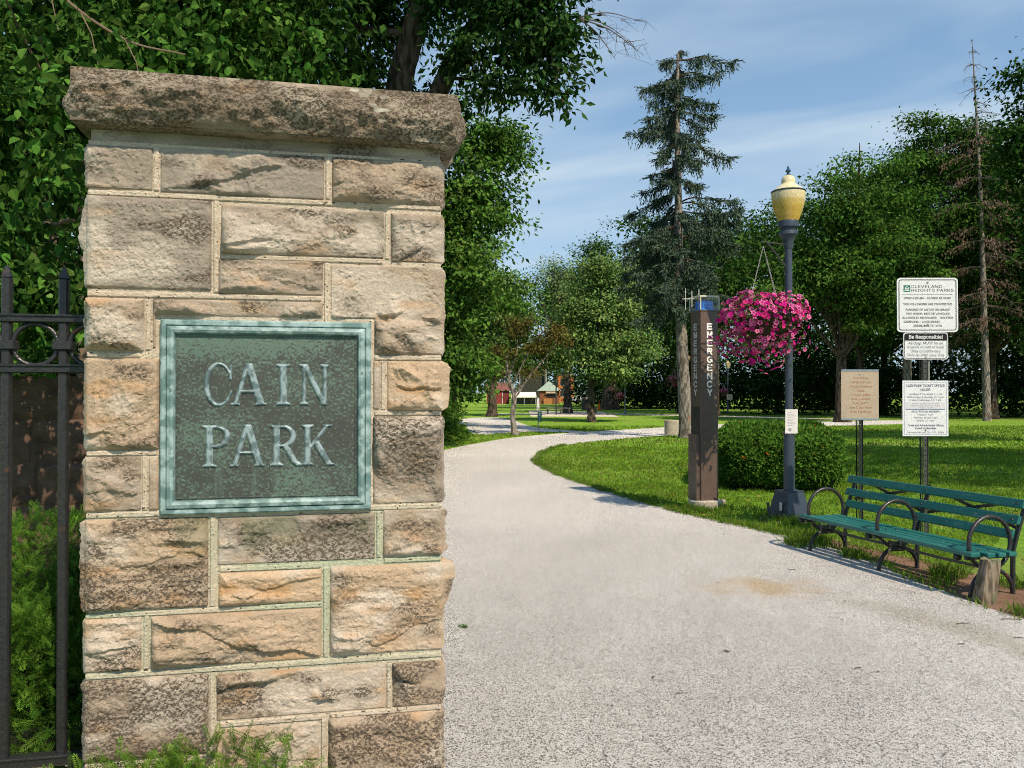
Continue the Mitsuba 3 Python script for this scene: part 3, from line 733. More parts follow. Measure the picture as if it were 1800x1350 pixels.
# ------------------------------------------------------------------ bench
BEN = frame([2.835, 8.14, 0], [.288, -.958, 0], [.958, .288, 0], [0, 0, 1])       # x along the seat towards the camera, y to the back (mirrored frame)
BEN[:3, :3] /= np.linalg.norm(BEN[:3, :3], axis=0)
B_ = thing('park_bench', 'long green slatted bench with black iron ring armrests beside the path', 'bench')
def bput(part, vf, m, **k): return put(f'{B_}__{part}', (xf(vf[0], BEN), vf[1]), m, **k)
LB = 2.07
for y0, y1, z in ((-.012, .076, .353), (.104, .178, .350), (.206, .280, .348), (.308, .382, .349)):
    bput('seat_slat', bx(0 if y0 < 0 else .09, LB if y0 < 0 else LB + .04 - .1 * (y0 < 0), y0, y1, z - .034, z, .005), 'slat_paint')
def back_pt(z): return .455 + (z - .36) * .40
for zc, x0, x1 in ((.455, .10, LB - .075), (.565, .05, LB - .055), (.685, .02, LB - .05)):
    yb = back_pt(zc); v, f = bx(x0, x1, -.017, .017, -.036, .036, .005)
    a = math.atan(.40); c, s = math.cos(a), math.sin(a)
    v = np.stack([v[:, 0], v[:, 1] * c + v[:, 2] * s, -v[:, 1] * s + v[:, 2] * c], 1) + [0, yb - .024, zc]
    bput('back_slat', (v, f), 'slat_paint')
SUP = (.09, 1.03, 2.0)
for t in SUP:
    for y in (.03, .141, .243, .345):
        if y < .1 or t > .09: bput('bolt', lathe([(.011, 0), (.010, .003), (.005, .005), (0, .0055)], 8, (t - .012, y, .353)), 'iron')
    for zc in (.455, .565, .685):
        v, f = lathe([(.011, 0), (.010, .003), (.005, .005), (0, .0055)], 8); bput('bolt', (np.stack([v[:, 0], -v[:, 2], v[:, 1]], 1) + [min(t, LB - .12) + .01, back_pt(zc) - .041, zc + .003], f), 'iron')
for t in SUP:
    a = np.linspace(0, 2 * np.pi, 49); ring = np.stack([np.full_like(a, t), .235 + .2 * np.cos(a), .405 + .2 * np.sin(a)], 1)
    bput('arm_ring', tube(ring, .0165, 8, cap=False), 'iron', smooth=True)
    a = np.linspace(-.08, np.pi + .08, 25); arch = np.stack([np.full_like(a, t), .255 + .205 * np.cos(a), .012 + .19 * np.sin(a)], 1)
    bput('leg', tube(arch, .0165, 8), 'iron', smooth=40)
    m = MB(); m.add(*bx(t - .022, t + .022, .16, .33, .165, .245, .015)); m.add(*tube([(t - .03, .19, .235), (t + .03, .19, .235)], .022, 10)); m.add(*tube([(t - .03, .30, .235), (t + .03, .30, .235)], .022, 10))
    bput('hub', m.get(), 'iron')
    bput('back_post', bar([(t, .455, 0), (t, .458, .2), (t, .462, .34), (t, back_pt(.5) + .005, .5), (t, back_pt(.72) + .01, .725)], .032, .020, up=(0, 1, 0)), 'iron')
    bput('seat_bearer', bx(t - .018, t + .018, .0, .47, .288, .314, .004), 'iron')
    v, f = lathe([(0, -.02), (.026, -.018), (.030, 0), (.026, .018), (0, .02)], 14); v = v[:, [2, 0, 1]] + [t - .10, .03, .295]; bput('foot_block', (v, f), 'iron', smooth=True)
for t0, t1 in ((SUP[0], SUP[1]), (SUP[1], SUP[2])):
    for za, zb in ((.70, .50), (.50, .70)): bput('brace', bar([(t0 + .04, back_pt(za) + .030, za), (t1 - .04, back_pt(zb) + .030, zb)], .008, .026, up=(0, 0, 1)), 'iron')
    bput('stretcher', bar([(t0, .245, .205), ((t0 + t1) / 2, .245, .198), (t1, .245, .205)], .008, .022), 'iron')
# the weathered stub of wood propping the near end
rng = RNG(4); n = 14; a = np.arange(n) / n * 2 * np.pi; V = []
for z, sx, sy, ox, oy in ((0, .074, .066, 3.475, 6.09), (.12, .070, .062, 3.495, 6.095), (.25, .066, .058, 3.52, 6.10), (.315, .062, .054, 3.533, 6.105)):
    sq = 1 / np.maximum(abs(np.cos(a)), abs(np.sin(a))) ** .65
    V.append(np.stack([ox + sx * np.cos(a) * sq, oy + sy * np.sin(a) * sq, np.full(n, z) + rng.normal(0, .008, n) * (z > 0)], 1) + rng.normal(0, .003, (n, 3)))
V = np.vstack(V + [V[-1].mean(0, keepdims=True)]); F = [[i * n + j, i * n + (j + 1) % n, (i + 1) * n + (j + 1) % n, (i + 1) * n + j] for i in range(3) for j in range(n)]
F = np.vstack([tri(np.array(F)), [[3 * n + j, 3 * n + (j + 1) % n, 4 * n] for j in range(n)]])
put('wooden_stub', (V, F), 'old_wood', smooth=30); tag('wooden_stub', 'weathered leaning wooden stub propped under the near end of the green bench', 'wooden post')

# ------------------------------------------------------------------ lamp post with its hanging basket
LX, LY = 3.34, 9.95
STEEL = (.040, .058, .090)
def lamp(key, o, s=1.0, seg=28):
    """Plinth, pole, collar, globe and finial; the sizes of the near lamp."""
    o = np.asarray(o, float)
    def p(part, prof, m, col=None, sm=35): 
        v, f = lathe(np.asarray(prof) * s, seg, o)
        if col is not None:
            mm = trimesh.graph.smooth_shade(trimesh.Trimesh(v, f, process=False), angle=math.radians(sm), facet_minarea=None); v, f = np.array(mm.vertices), np.array(mm.faces)
            return put(f'{key}__{part}', (v, f), m, col=col, smooth=True)
        return put(f'{key}__{part}', (v, f), m, smooth=sm)
    p('pole', [(.066, .36), (.064, 1.03), (.068, 1.05), (.068, 1.075), (.047, 1.085), (.042, 3.36)], 'paint', STEEL)
    p('collar', [(.046, 3.28), (.058, 3.31), (.060, 3.37), (.085, 3.42), (.112, 3.455), (.108, 3.49), (.085, 3.505), (.092, 3.53), (.118, 3.545), (.122, 3.60), (.115, 3.625)], 'paint', STEEL)
    p('globe', [(.118, 3.62), (.150, 3.70), (.182, 3.80), (.198, 3.89), (.2, 3.95), (.197, 3.975), (.188, 3.985), (.165, 4.01), (.130, 4.035), (.092, 4.06), (.080, 4.075), (.083, 4.10), (.079, 4.13), (.060, 4.16), (.030, 4.175)], 'globe_acrylic' if s == 1 and o[1] < 20 else 'paint', None if s == 1 and o[1] < 20 else (.60, .50, .28), 60)
    p('rim', [(.201, 3.962), (.206, 3.967), (.206, 3.979), (.199, 3.984)], 'paint', (.03, .05, .045))
    p('finial', [(.030, 4.172), (.034, 4.18), (.012, 4.195), (.018, 4.21), (.033, 4.228), (.026, 4.243), (.012, 4.255), (.014, 4.27), (.004, 4.295)], 'paint', (.02, .07, .14))
    return key


L0 = lamp(thing('lamp_post', 'near blue-grey lamp post with an urn-shaped yellow globe', 'lamp post', None), (LX, LY, 0))
V = []; ang = math.radians(22)
for z, h in ((.03, .178), (.06, .178), (.355, .118), (.375, .118)):
    for sx, sy in ((-1, -1), (1, -1), (1, 1), (-1, 1)):
        V.append([LX + h * (sx * math.cos(ang) - sy * math.sin(ang)), LY + h * (sx * math.sin(ang) + sy * math.cos(ang)), z])
F = [[i * 4 + j, i * 4 + (j + 1) % 4, i * 4 + 4 + (j + 1) % 4, i * 4 + 4 + j] for i in range(3) for j in range(4)] + [[12, 13, 14, 15]]
put(L0 + '__plinth', (np.array(V), np.array(F)), 'paint', col=(.035, .050, .078))
v, f = bx(-.02, .02, -.004, .004, .13, .24, .001); M = frame([LX - .135, LY - .10, 0], [math.sin(ang), -math.cos(ang), 0], [math.cos(ang), math.sin(ang), 0], [0, 0, 1])
put(L0 + '__sticker', (xf(v, M) + [-.008, -.02, .0], f[:, ::-1]), 'matte', col=(.6, .6, .55))
v, f = lathe([(.33, -.05), (.33, .02), (.32, .034), (0, .035)], 32, (LX - .02, LY, 0)); put(L0 + '__footing', (v, f), 'concrete', smooth=30)
m = MB(); m.add(*bar([(LX - .13, LY - .14, .13), (LX - .30, LY - .17, .17)], .03, .022)); m.add(*bar([(LX - .29, LY - .17, .02), (LX - .31, LY - .17, .25)], .028, .022, up=(0, 1, 0))); m.add(*bar([(LX - .28, LY - .18, .16), (LX - .22, LY - .2, .03)], .02, .02, up=(0, 1, 0)))
put(L0 + '__outlet_bracket', m, 'paint', col=(.04, .045, .05))
BXc = np.array([2.99, 9.80, 2.41])
m = MB(); m.add(*tube([(LX, LY, 3.335), (BXc[0] - .03, BXc[1], 3.345)], .008, 6)); m.add(*tube([(LX - .03, LY - .01, 3.06), (BXc[0] + .06, BXc[1] + .02, 3.335)], .010, 6))
put(L0 + '__basket_arm', m, 'paint', col=(.05, .055, .065))

def basket(key, c, s, nf, nl, seed, hero=False):
    """Moss basket, chains, leaves, and petunia flowers."""
    rng = RNG(seed); c = np.asarray(c, float)
    v, f = lathe([(0, -.30), (.16, -.27), (.27, -.12), (.31, 0), (.30, .03), (0, .03)], 20, (0, 0, 0)); put(f'{key}__bowl', (v * s + c, f), 'matte', col=(.06, .045, .03), smooth=True)
    m = MB(); top = c + np.array([0, 0, .88 if hero else .80]) * s
    for k in range(4):
        a = k * np.pi / 2 + .5; e = c + np.array([.28 * np.cos(a), .28 * np.sin(a), .05]) * s
        if hero:
            for i in range(26):
                p = top + (e - top) * i / 26; q = top + (e - top) * (i + .75) / 26; m.add(*tube([p, (p + q) / 2 + rng.normal(0, .002, 3), q], .0042, 5))
        else: m.add(*tube([top, e], .006, 4))
    put(f'{key}__chain', m, 'paint', col=(.30, .30, .30))
    def shell(n, grow, low):
        d = unit(rng.normal(size=(n, 3)) + [0, 0, .15]); r = np.array([.48, .49, .30]) * s
        P = c + d * r * (rng.uniform(.70, 1.06, n) ** .7)[:, None] * (1 + .55 * (meshkit.fbm(d * 2.4 + seed, 2, 3)[:, None] - .5)) * grow + [0, 0, .03 * s]
        tr = (d[:, 2] < -.12) & (rng.random(n) < .55)                 # trailing stems below, more on the left
        P[tr] += np.c_[rng.normal(-.03, .07, tr.sum()), rng.normal(0, .06, tr.sum()), -rng.uniform(.02, .34, tr.sum())] * s
        return P, unit(d * [1, 1, 1.2] + [0, 0, .15])
    P, d = shell(nl, .95, 0); N = unit(d + rng.normal(0, .5, d.shape)); A = np.cross(N, rng.normal(size=N.shape)) - [0, 0, .4]
    put(f'{key}__foliage', leaves(P, A, N, .055 * s * rng.uniform(.7, 1.3, nl), .028 * s, blend(rng, nl, (.05, .11, .02), (.13, .22, .05), .2), .2)[:2], 'leaf', col=np.repeat(blend(rng, nl, (.05, .11, .02), (.13, .22, .05), .2), 4, 0), kind='stuff')
    P, d = shell(nf, 1.04, 0)
    a = np.arange(10) / 10 * 2 * np.pi; r = np.where(np.arange(10) % 2 == 0, 1, .80)
    ringp = np.c_[r * np.cos(a), r * np.sin(a), np.where(np.arange(10) % 2 == 0, .10, .22)]; tmpl = np.vstack([[0, 0, -.28], ringp * [.45, .45, .0] + [0, 0, -.02], ringp])
    FF = [[0, 1 + j, 1 + (j + 1) % 10] for j in range(10)] + [q for j in range(10) for q in ([1 + j, 11 + j, 11 + (j + 1) % 10], [1 + j, 11 + (j + 1) % 10, 1 + (j + 1) % 10])]; FF = np.array(FF)
    order = np.argsort(P[:, 1] - .2 * P[:, 2]); mb = MB()
    for rank, i in enumerate(order):
        n = unit(d[i] + rng.normal(0, .3, 3)); x = unit(np.cross(n, rng.normal(size=3))); y = np.cross(n, x); sc = .031 * s * rng.uniform(.75, 1.2)
        striped = rng.random() < .55
        base = np.array([.64, .022, .29]) if rng.random() < .75 else np.array([.68, .05, .23]); base = base * rng.uniform(.75, 1.1)
        C = np.tile(base, (21, 1)); C[0] = [.25, .02, .10]
        if striped: C[11::2] = [.84, .50, .68]; C[1:11:2] = base * .6 + np.array([.84, .50, .68]) * .4
        V = P[i] + sc * (tmpl @ np.stack([x, y, n]))
        if hero and rank < 300: put(f'{key}__flower', (V, FF), 'petal', col=C)
        else: mb.add(V, FF, C)
    if mb.n: put(f'{key}__flowers', mb, 'petal', kind='stuff')
    return key


basket(thing('flower_basket', 'large hanging basket of bright pink petunias on the near lamp post', 'hanging basket'), BXc, 1.0, 1000, 1100, 9, True)
m = MB(); m.add(*bx(-.074, .074, -.004, .0, -.145, .145)); key = numbered('paper_notice')
put(key + '__sheet', (xf(m.get()[0], frame([LX + .005, LY - .070, 1.205], [1, -.05, 0], [0, 1, 0], [.02, 0, 1])), m.get()[1]), 'matte', col=(.72, .72, .74))
tag(key, 'white paper notice wrapped round the near lamp post', 'notice')
m = MB()
for i in range(9): m.add(*bx(-.052, .01 + .05 * ((i * 7) % 5) / 5, -.0052, -.0042, .10 - .019 * i, .106 - .019 * i))
m.add(*bx(-.035, .0, -.0052, -.0042, -.118, -.082))
put(key + '__print', (xf(m.get()[0], frame([LX + .005, LY - .070, 1.205], [1, -.05, 0], [0, 1, 0], [.02, 0, 1])), m.get()[1]), 'matte', col=(.35, .35, .38))

# ------------------------------------------------------------------ emergency call column
EC = thing('emergency_column', 'brown emergency call column with white EMERGENCY lettering and a blue beacon', 'emergency phone column')
al = math.radians(18)
COLM = frame([2.56, 10.98, 0], [math.cos(al), math.sin(al), 0], [-math.sin(al), math.cos(al), 0], [0, 0, 1])
def cput(part, vf, m, **k): return put(f'{EC}__{part}', (xf(vf[0], COLM), vf[1]), m, **k)
HS = .131
sh = box(-HS, -HS, HS, HS).buffer(-.012).buffer(.012, 4)
v, f = extrude(sh, 1.0); v = np.stack([v[:, 0], v[:, 2], -v[:, 1] * 2.54 + .08], 1); cput('shaft', (v, f[:, ::-1]), 'brown_paint', smooth=30)
v, f = lathe([(.215, -.05), (.215, .115), (.205, .13), (0, .131)], 36); cput('footing', (v, f), 'concrete', smooth=30)
v, f = bx(-.03, .05, -.02, .02, .02, .13, .01); cput('conduit_box', (v + [.20, -.10, 0], f), 'concrete')
cput('phone_panel', bx(-HS - .012, -HS - .001, -.09, .09, 1.02, 1.36, .003), 'iron')
cput('lower_housing', bx(-HS - .055, -HS + .002, -.105, .105, .14, 1.0, .006), 'brown_paint')
cput('cap_plate', bx(-HS - .01, HS + .01, -HS - .01, HS + .01, 2.62, 2.636, .004), 'brown_paint')
v, f = lathe([(.112, 2.64), (.118, 2.66), (.118, 2.75), (.10, 2.765), (0, 2.768)], 24); cput('beacon', (v, f), 'blue_lens', smooth=40)
cput('beacon_base', bx(-.115, .115, -.115, .115, 2.637, 2.655, .003), 'paint', col=(.05, .22, .55))
m = MB(); m.add(*bx(-.142, .142, -.142, .142, 2.815, 2.828))
for sx in (-.138, .138):
    for sy in (-.138, .138): m.add(*bx(sx - .006, sx + .006, sy - .006, sy + .006, 2.637, 2.815))
for sx in (-.138, .138): m.add(*bx(sx - .004, sx + .004, -.138, .138, 2.806, 2.816)); m.add(*bx(-.138, .138, sx - .004, sx + .004, 2.806, 2.816))
cput('beacon_lid', m.get(), 'matte', col=(.56, .56, .44))
m = MB()
for q in ((-.138, -.138, .138, -.138), (.138, -.138, .138, .138), (.138, .138, -.138, .138), (-.138, .138, -.138, -.138)):
    m.add(np.array([(q[0], q[1], 2.637), (q[2], q[3], 2.637), (q[2], q[3], 2.814), (q[0], q[1], 2.814)]), np.array([[0, 1, 2, 3]]))
cput('beacon_glass', m.get(), 'clear_acrylic')
q = .235
BLOCK = {'E': unary_union([box(0, 0, q, 1), box(0, 0, 1, .2), box(0, .4, .92, .6), box(0, .8, 1, 1)]), 'M': unary_union([box(0, 0, .2, 1), box(.8, 0, 1, 1), Polygon([(0, 1), (.26, 1), (.5, .45), (.74, 1), (1, 1), (.6, 0), (.4, 0)])]),
         'R': unary_union([box(0, 0, q, 1), box(0, .78, .7, 1), box(0, .38, .7, .58), affinity.scale(Point(.66, .69).buffer(1), .33, .31).difference(affinity.scale(Point(.62, .68).buffer(1), .13, .11)), Polygon([(.45, .45), (.72, .45), (1, 0), (.73, 0)])]),
         'N': unary_union([box(0, 0, .22, 1), box(.78, 0, 1, 1), Polygon([(0, 1), (.26, 1), (1, 0), (.74, 0)])]), 'Y': unary_union([box(.39, 0, .61, .5), Polygon([(0, 1), (.26, 1), (.61, .45), (.39, .38)]), Polygon([(1, 1), (.74, 1), (.39, .45), (.61, .38)])])}
_ring = affinity.scale(Point(.5, .5).buffer(1, 12), .52, .52).difference(affinity.scale(Point(.5, .5).buffer(1, 12), .29, .31))
BLOCK['C'] = _ring.difference(box(.72, .36, 1.2, .64)); BLOCK['G'] = _ring.difference(box(.72, .5, 1.2, .66)).union(box(.52, .36, 1, .54)).union(box(.80, .05, 1, .5))
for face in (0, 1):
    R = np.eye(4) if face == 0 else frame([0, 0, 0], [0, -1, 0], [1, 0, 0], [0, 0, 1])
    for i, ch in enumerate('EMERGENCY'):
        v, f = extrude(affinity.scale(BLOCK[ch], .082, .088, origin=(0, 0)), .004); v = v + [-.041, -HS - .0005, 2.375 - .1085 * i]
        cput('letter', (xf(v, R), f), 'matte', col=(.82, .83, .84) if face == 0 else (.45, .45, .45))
m = MB(); m.add(*tube([(.02, -.02, 2.80), (-.30, .05, 2.79)], .007, 6)); m.add(*tube([(0, 0, 2.62), (0, 0, 2.80)], .012, 6))
for x, h in ((-.08, .15), (-.185, .12), (-.28, .16)): m.add(*tube([(x, .0, 2.80 - h), (x, .0, 2.80 + h * .8)], .006, 5))
cput('antenna', m.get(), 'paint', col=(.5, .5, .48))

# ------------------------------------------------------------------ signs
def sign_post(key, x, y, top, col):
    """A perforated U-channel post."""
    strip = box(-.017, 0, .017, top)
    holes = unary_union([Point(0, .06 + .0508 * i).buffer(.0075, 3) for i in range(int(top / .0508) - 1)])
    v, f = extrude(strip.difference(holes), .003); m = MB(); m.add(v + [0, .0, 0], f)
    for s in (-1, 1):
        m.add(*bar([(s * .022, .016, 0), (s * .022, .016, top)], .004, .038, up=(s * -.35, 1, 0)))
        a, b = sorted((s * .028, s * .040)); m.add(*bx(a, b, .030, .034, 0, top))
    put(key + '__post', (m.get()[0] + [x, y, 0], m.get()[1]), 'paint', col=col)
def board(key, x, y, z, w, h, r, col, m='matte', part='panel', t=.003):
    v, f = extrude(rounded(w, h, r), t); return put(f'{key}__{part}', (v + [x, y, z], f), m, col=col)
def rim(key, x, y, z, w, h, r, t, col, part='border'):
    v, f = extrude(rounded(w, h, r).difference(rounded(w - 2 * t, h - 2 * t, max(r - t, .002))), .0012); put(f'{key}__{part}', (v + [x, y, z], f), 'matte', col=col)
def line(key, t, x, y, z, h, width=None, bold=False, col=(.03, .03, .035), part='lettering'):
    v, f = text(t, h, bold, width); put(f'{key}__{part}', (v + [x, y, z], f), 'matte', col=col)
def bolt(key, x, y, z):
    v, f = lathe([(.011, 0), (.010, .004), (.005, .007), (0, .007)], 10); put(key + '__bolt', (np.stack([v[:, 0], -v[:, 2], v[:, 1]], 1) + [x, y, z], f), 'paint', col=(.25, .25, .26))

SX, SY = 4.115, 8.2
WHT = (.67, .71, .76)
P_ = thing('sign_post', 'perforated metal post carrying three white park signs', 'sign post'); sign_post(P_, SX - .01, SY, 2.70, (.06, .065, .062))
m = MB(); m.add(*tube([(SX + .035, SY + .02, 1.6), (SX + .035, SY + .02, 2.68)], .012, 8)); put(P_ + '__back_rod', m, 'paint', col=(.25, .26, .25))
K = thing('park_rules_sign', 'white park rules sign headed with a green emblem, highest on its post', 'sign'); X, Z = 4.13, 2.42; Y = SY - .006
board(K, X, Y, Z, .607, .54, .035, WHT); F1 = Y - .0031
rim(K, X, F1, Z, .575, .508, .028, .0085, (.03, .03, .035))
v, f = extrude(rounded(.066, .066, .002), .0012); put(K + '__emblem', (v + [X - .205, F1, Z + .163], f), 'matte', col=(.02, .16, .12))
em = unary_union([Polygon([(-.024, .004), (0, .026), (.024, .004), (.024, -.002), (0, .018), (-.024, -.002)]), box(-.018, -.008, -.002, .004), box(.002, -.008, .018, .004), Polygon([(-.028, -.022), (.028, -.022), (.022, -.012), (-.022, -.012)])])
v, f = extrude(em, .0008); put(K + '__emblem_mark', (v + [X - .205, F1 - .0013, Z + .163], f), 'matte', col=WHT)
line(K, 'CLEVELAND', X - .01, F1, Z + .170, .027, .31); line(K, 'HEIGHTS PARKS', X + .048, F1, Z + .132, .028, .425)
v, f = bx(-.25, .25, -.001, 0, 0, .004); put(K + '__rule', (v + [X, F1, Z + .105], f), 'matte', col=(.03, .03, .035))
for t, z, w, dx in (('OPEN 6:00 AM - CLOSED AT DUSK', .058, .465, 0), ('THE FOLLOWING ARE PROHIBITED', -.002, .485, 0), ('PARKING OF AUTOS ON GRASS', -.058, .44, 0), ('TWO WHEEL MOTOR VEHICLES', -.098, .44, 0), ('ALCOHOLIC BEVERAGES - GOLFING', -.138, .505, 0), ('GAMBLING - LOUD MUSIC', -.178, .36, -.058), ('ORDINANCE 73-1978', -.218, .285, 0)):
    line(K, t, X + dx, F1, Z + z, .0205, w, True)
bolt(K, X, F1, Z + .222); bolt(K, X, F1, Z - .196)
K = thing('dog_rules_sign', 'small white dog rules sign with a black heading band', 'sign'); X, Z = 4.11, 2.0125
board(K, X, Y, Z, .444, .268, .03, WHT); rim(K, X, F1, Z, .428, .252, .026, .006, (.03, .03, .035))
v, f = extrude(rounded(.418, .242, .02).intersection(box(-1, .052, 1, 1)), .0012); put(K + '__heading_band', (v + [X, F1, Z], f), 'matte', col=(.02, .02, .022))
line(K, 'Be Responsible!', X, F1 - .0013, Z + .072, .036, .335, True, WHT)
for t, z, w in (('All dogs MUST be on', .015, .345), ('a leash (6 feet or less)', -.024, .365), ('Stay on pathways', -.064, .29), ('Pick up after your dog', -.104, .36)): line(K, t, X, F1, Z + z, .026, w)
bolt(K, X, F1, Z + .122); bolt(K, X, F1, Z - .118)
K = thing('ticket_office_sign', 'white ticket office hours sign, lowest of the three on its post', 'sign'); X, Z = 4.104, 1.393
board(K, X, Y, Z, .455, .551, .006, WHT); rim(K, X, F1, Z, .425, .521, .004, .003, (.10, .13, .30))
for t, z, w, h, b in (('CAIN PARK TICKET OFFICE', .212, .385, .025, True), ('HOURS', .172, .095, .025, True), ('Tuesdays & Thursdays 5-9 pm', .132, .335, .018, False), ('Wednesdays & Sundays 12-5 pm', .102, .36, .018, False), ('Friday & Saturdays 12-9 pm', .072, .31, .018, False),
                      ('ARTS FESTIVAL WEEKEND', -.042, .28, .018, True), ('Friday 3-8 pm', -.072, .155, .017, False), ('Saturday 10 am-8 pm', -.101, .235, .017, False), ('Sunday 12-5 pm', -.130, .175, .017, False), ('Ticket and Administrative Offices', -.178, .36, .018, True), ('closed on Mondays', -.206, .21, .018, True), ('For more info call 216-371-3000', -.247, .355, .017, False)):
    line(K, t, X, F1, Z + z, h, w, b, (.035, .045, .11))
board(K, X, F1, Z + .027, .39, .07, .002, (.60, .61, .66), part='patch_strip', t=.002)
v, f = bx(-.195, .195, -.003, -.0005, -.012, -.006); put(K + '__patch_edge', (v + [X, F1, Z], f), 'matte', col=(.08, .14, .33))
for t, z in (('June 25, August 14: 10-10pm', .042), ('June 27-30, July 9: 12-10pm', .021), ('10 am - 9 pm', .001)): line(K, t, X, F1 - .0021, Z + z, .013, .28 if z > .01 else .14, False, (.32, .35, .48))
bolt(K, X, F1, Z - .215)
P_ = thing('sign_post', 'black perforated post holding the tan courtesy vehicle sign', 'sign post'); sign_post(P_, 4.01, 9.5, 1.80, (.020, .024, .024))
K = thing('courtesy_vehicle_sign', 'tan sign with brown lettering about courtesy vehicles on a black post', 'sign'); X, Y, Z = 4.003, 9.494, 1.524; F1 = Y - .0031
v, f = extrude(rounded(.432, .577, .004), .003); put(K + '__panel', (v + [X, Y, Z], f), 'tan_paint')
for z in (-.281, .281):
    v, f = bx(-.216, .216, -.0048, 0, -.010, .010, .001); put(K + '__edge_strip', (v + [X, Y - .003, Z + z], f), 'paint', col=(.20, .27, .36))
for t, z, w in (('Courtesy', .180, .175), ('vehicles run', .132, .235), ('1 hour before', .082, .265), ('and', .034, .075), ('1 hour after', -.014, .235), ('every event', -.062, .215), ('EXCEPT', -.110, .175), ('the Cain Park', -.160, .26), ('Arts Festival.', -.208, .25)):
    line(K, t, X + .01, F1, Z + z, .027, w, False, (.30, .12, .075))
bolt(K, X, F1, Z + .235)
# ------------------------------------------------------------------ yew and clipped hedge
def sprig_template():
    rng = RNG(2); P, A, N = [], [], []
    for i in range(11):
        for s in (-1, 1):
            t = .012 + i * .008
            P.append([t, 0, 0]); A.append([.55 + .02 * i, s * (1 - .02 * i), .12 + rng.normal(0, .1)]); N.append([0, 0, 1])
    P.append([.095, 0, 0]); A.append([1, 0, .1]); N.append([0, 0, 1])
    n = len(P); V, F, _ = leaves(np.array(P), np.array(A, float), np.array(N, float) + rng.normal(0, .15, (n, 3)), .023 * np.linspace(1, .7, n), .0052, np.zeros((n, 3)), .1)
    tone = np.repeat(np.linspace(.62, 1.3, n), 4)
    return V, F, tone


SPV, SPF, SPT = sprig_template()
def sprigs(key, P, D, seed, ca, cb, size=1.0, M=None):
    rng = RNG(seed); n = len(P); X = unit(D); U = unit(np.cross(X, rng.normal(size=(n, 3))) + [0, 0, .6]); Y = unit(np.cross(U, X)); Z = np.cross(X, Y)
    s = size * rng.uniform(.7, 1.3, n)
    V = P[:, None] + s[:, None, None] * (SPV[None, :, :1] * X[:, None] + SPV[None, :, 1:2] * Y[:, None] + SPV[None, :, 2:] * Z[:, None])
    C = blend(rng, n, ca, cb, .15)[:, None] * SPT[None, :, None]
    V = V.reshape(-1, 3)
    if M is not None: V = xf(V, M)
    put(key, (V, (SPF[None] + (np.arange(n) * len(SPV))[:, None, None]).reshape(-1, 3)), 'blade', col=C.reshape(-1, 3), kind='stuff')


def yew(key, s0, s1, y0, y1, z0, z1, n, seed, ca, cb, size=1.0, topf=None, core=True):
    rng = RNG(seed); k = rng.random(n)
    s = rng.uniform(s0, s1, n); y = rng.uniform(y0, y1, n); z = z0 + (z1 - z0) * rng.random(n) ** .8
    wob = lambda a, b: meshkit.fbm(np.stack([a * 5, b * 5, 0 * a + seed], -1), 3, 3) - .5
    top = np.full(n, z1) if topf is None else topf(s, y)
    ontop = k < (.62 if z1 < .75 else .42); z = np.where(ontop, top + wob(s, y) * .10 - rng.random(n) ** 2 * .10, z0 + (top - z0) * rng.random(n))
    y = np.where(ontop, y, y0 + wob(s, z) * .16 + rng.random(n) ** 2 * .14)
    D = np.where(ontop[:, None], np.c_[rng.normal(0, .6, n), rng.normal(-.35, .5, n), rng.uniform(.3, 1.1, n)], np.c_[rng.normal(0, .6, n), -rng.uniform(.3, 1, n), rng.normal(.15, .55, n)])
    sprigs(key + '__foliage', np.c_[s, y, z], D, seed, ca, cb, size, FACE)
    if core:
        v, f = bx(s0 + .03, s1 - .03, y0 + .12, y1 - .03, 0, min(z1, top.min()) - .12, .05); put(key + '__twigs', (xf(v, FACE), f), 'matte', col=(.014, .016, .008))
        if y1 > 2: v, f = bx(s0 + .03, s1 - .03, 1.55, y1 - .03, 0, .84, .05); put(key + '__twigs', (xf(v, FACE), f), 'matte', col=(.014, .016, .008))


key = thing('yew_bush', 'bright green yew bush behind the iron fence at the left', 'bush')
yew(key, -1.25, -.36, 1.25, 2.1, .3, .97, 3400, 3, (.045, .125, .016), (.135, .28, .036), .68, topf=lambda s, y: np.interp(y, [1.25, 1.4, 1.6, 1.85, 2.3], [.70, .84, .92, .965, .95]))
key = thing('yew_bush', 'lower yew bush pressed close behind the fence bars', 'bush')
yew(key, -1.15, -.42, .43, .80, .1, .90, 3200, 5, (.04, .11, .015), (.12, .25, .034), .60, topf=lambda s, y: np.interp(s, [-1.7, -.68, -.52, -.42], [.92, .88, .74, .6]))
key = thing('yew_bush', 'low yew bush at the foot of the stone pillar', 'bush')
yew(key, -.95, .30, -.42, -.05, .45, .70, 3700, 4, (.05, .125, .014), (.155, .28, .034), .52, topf=lambda s, y: np.interp(s, [-.95, -.55, -.35, -.1, .05, .14, .3], [.63, .63, .685, .695, .675, .60, .46]) + .0)

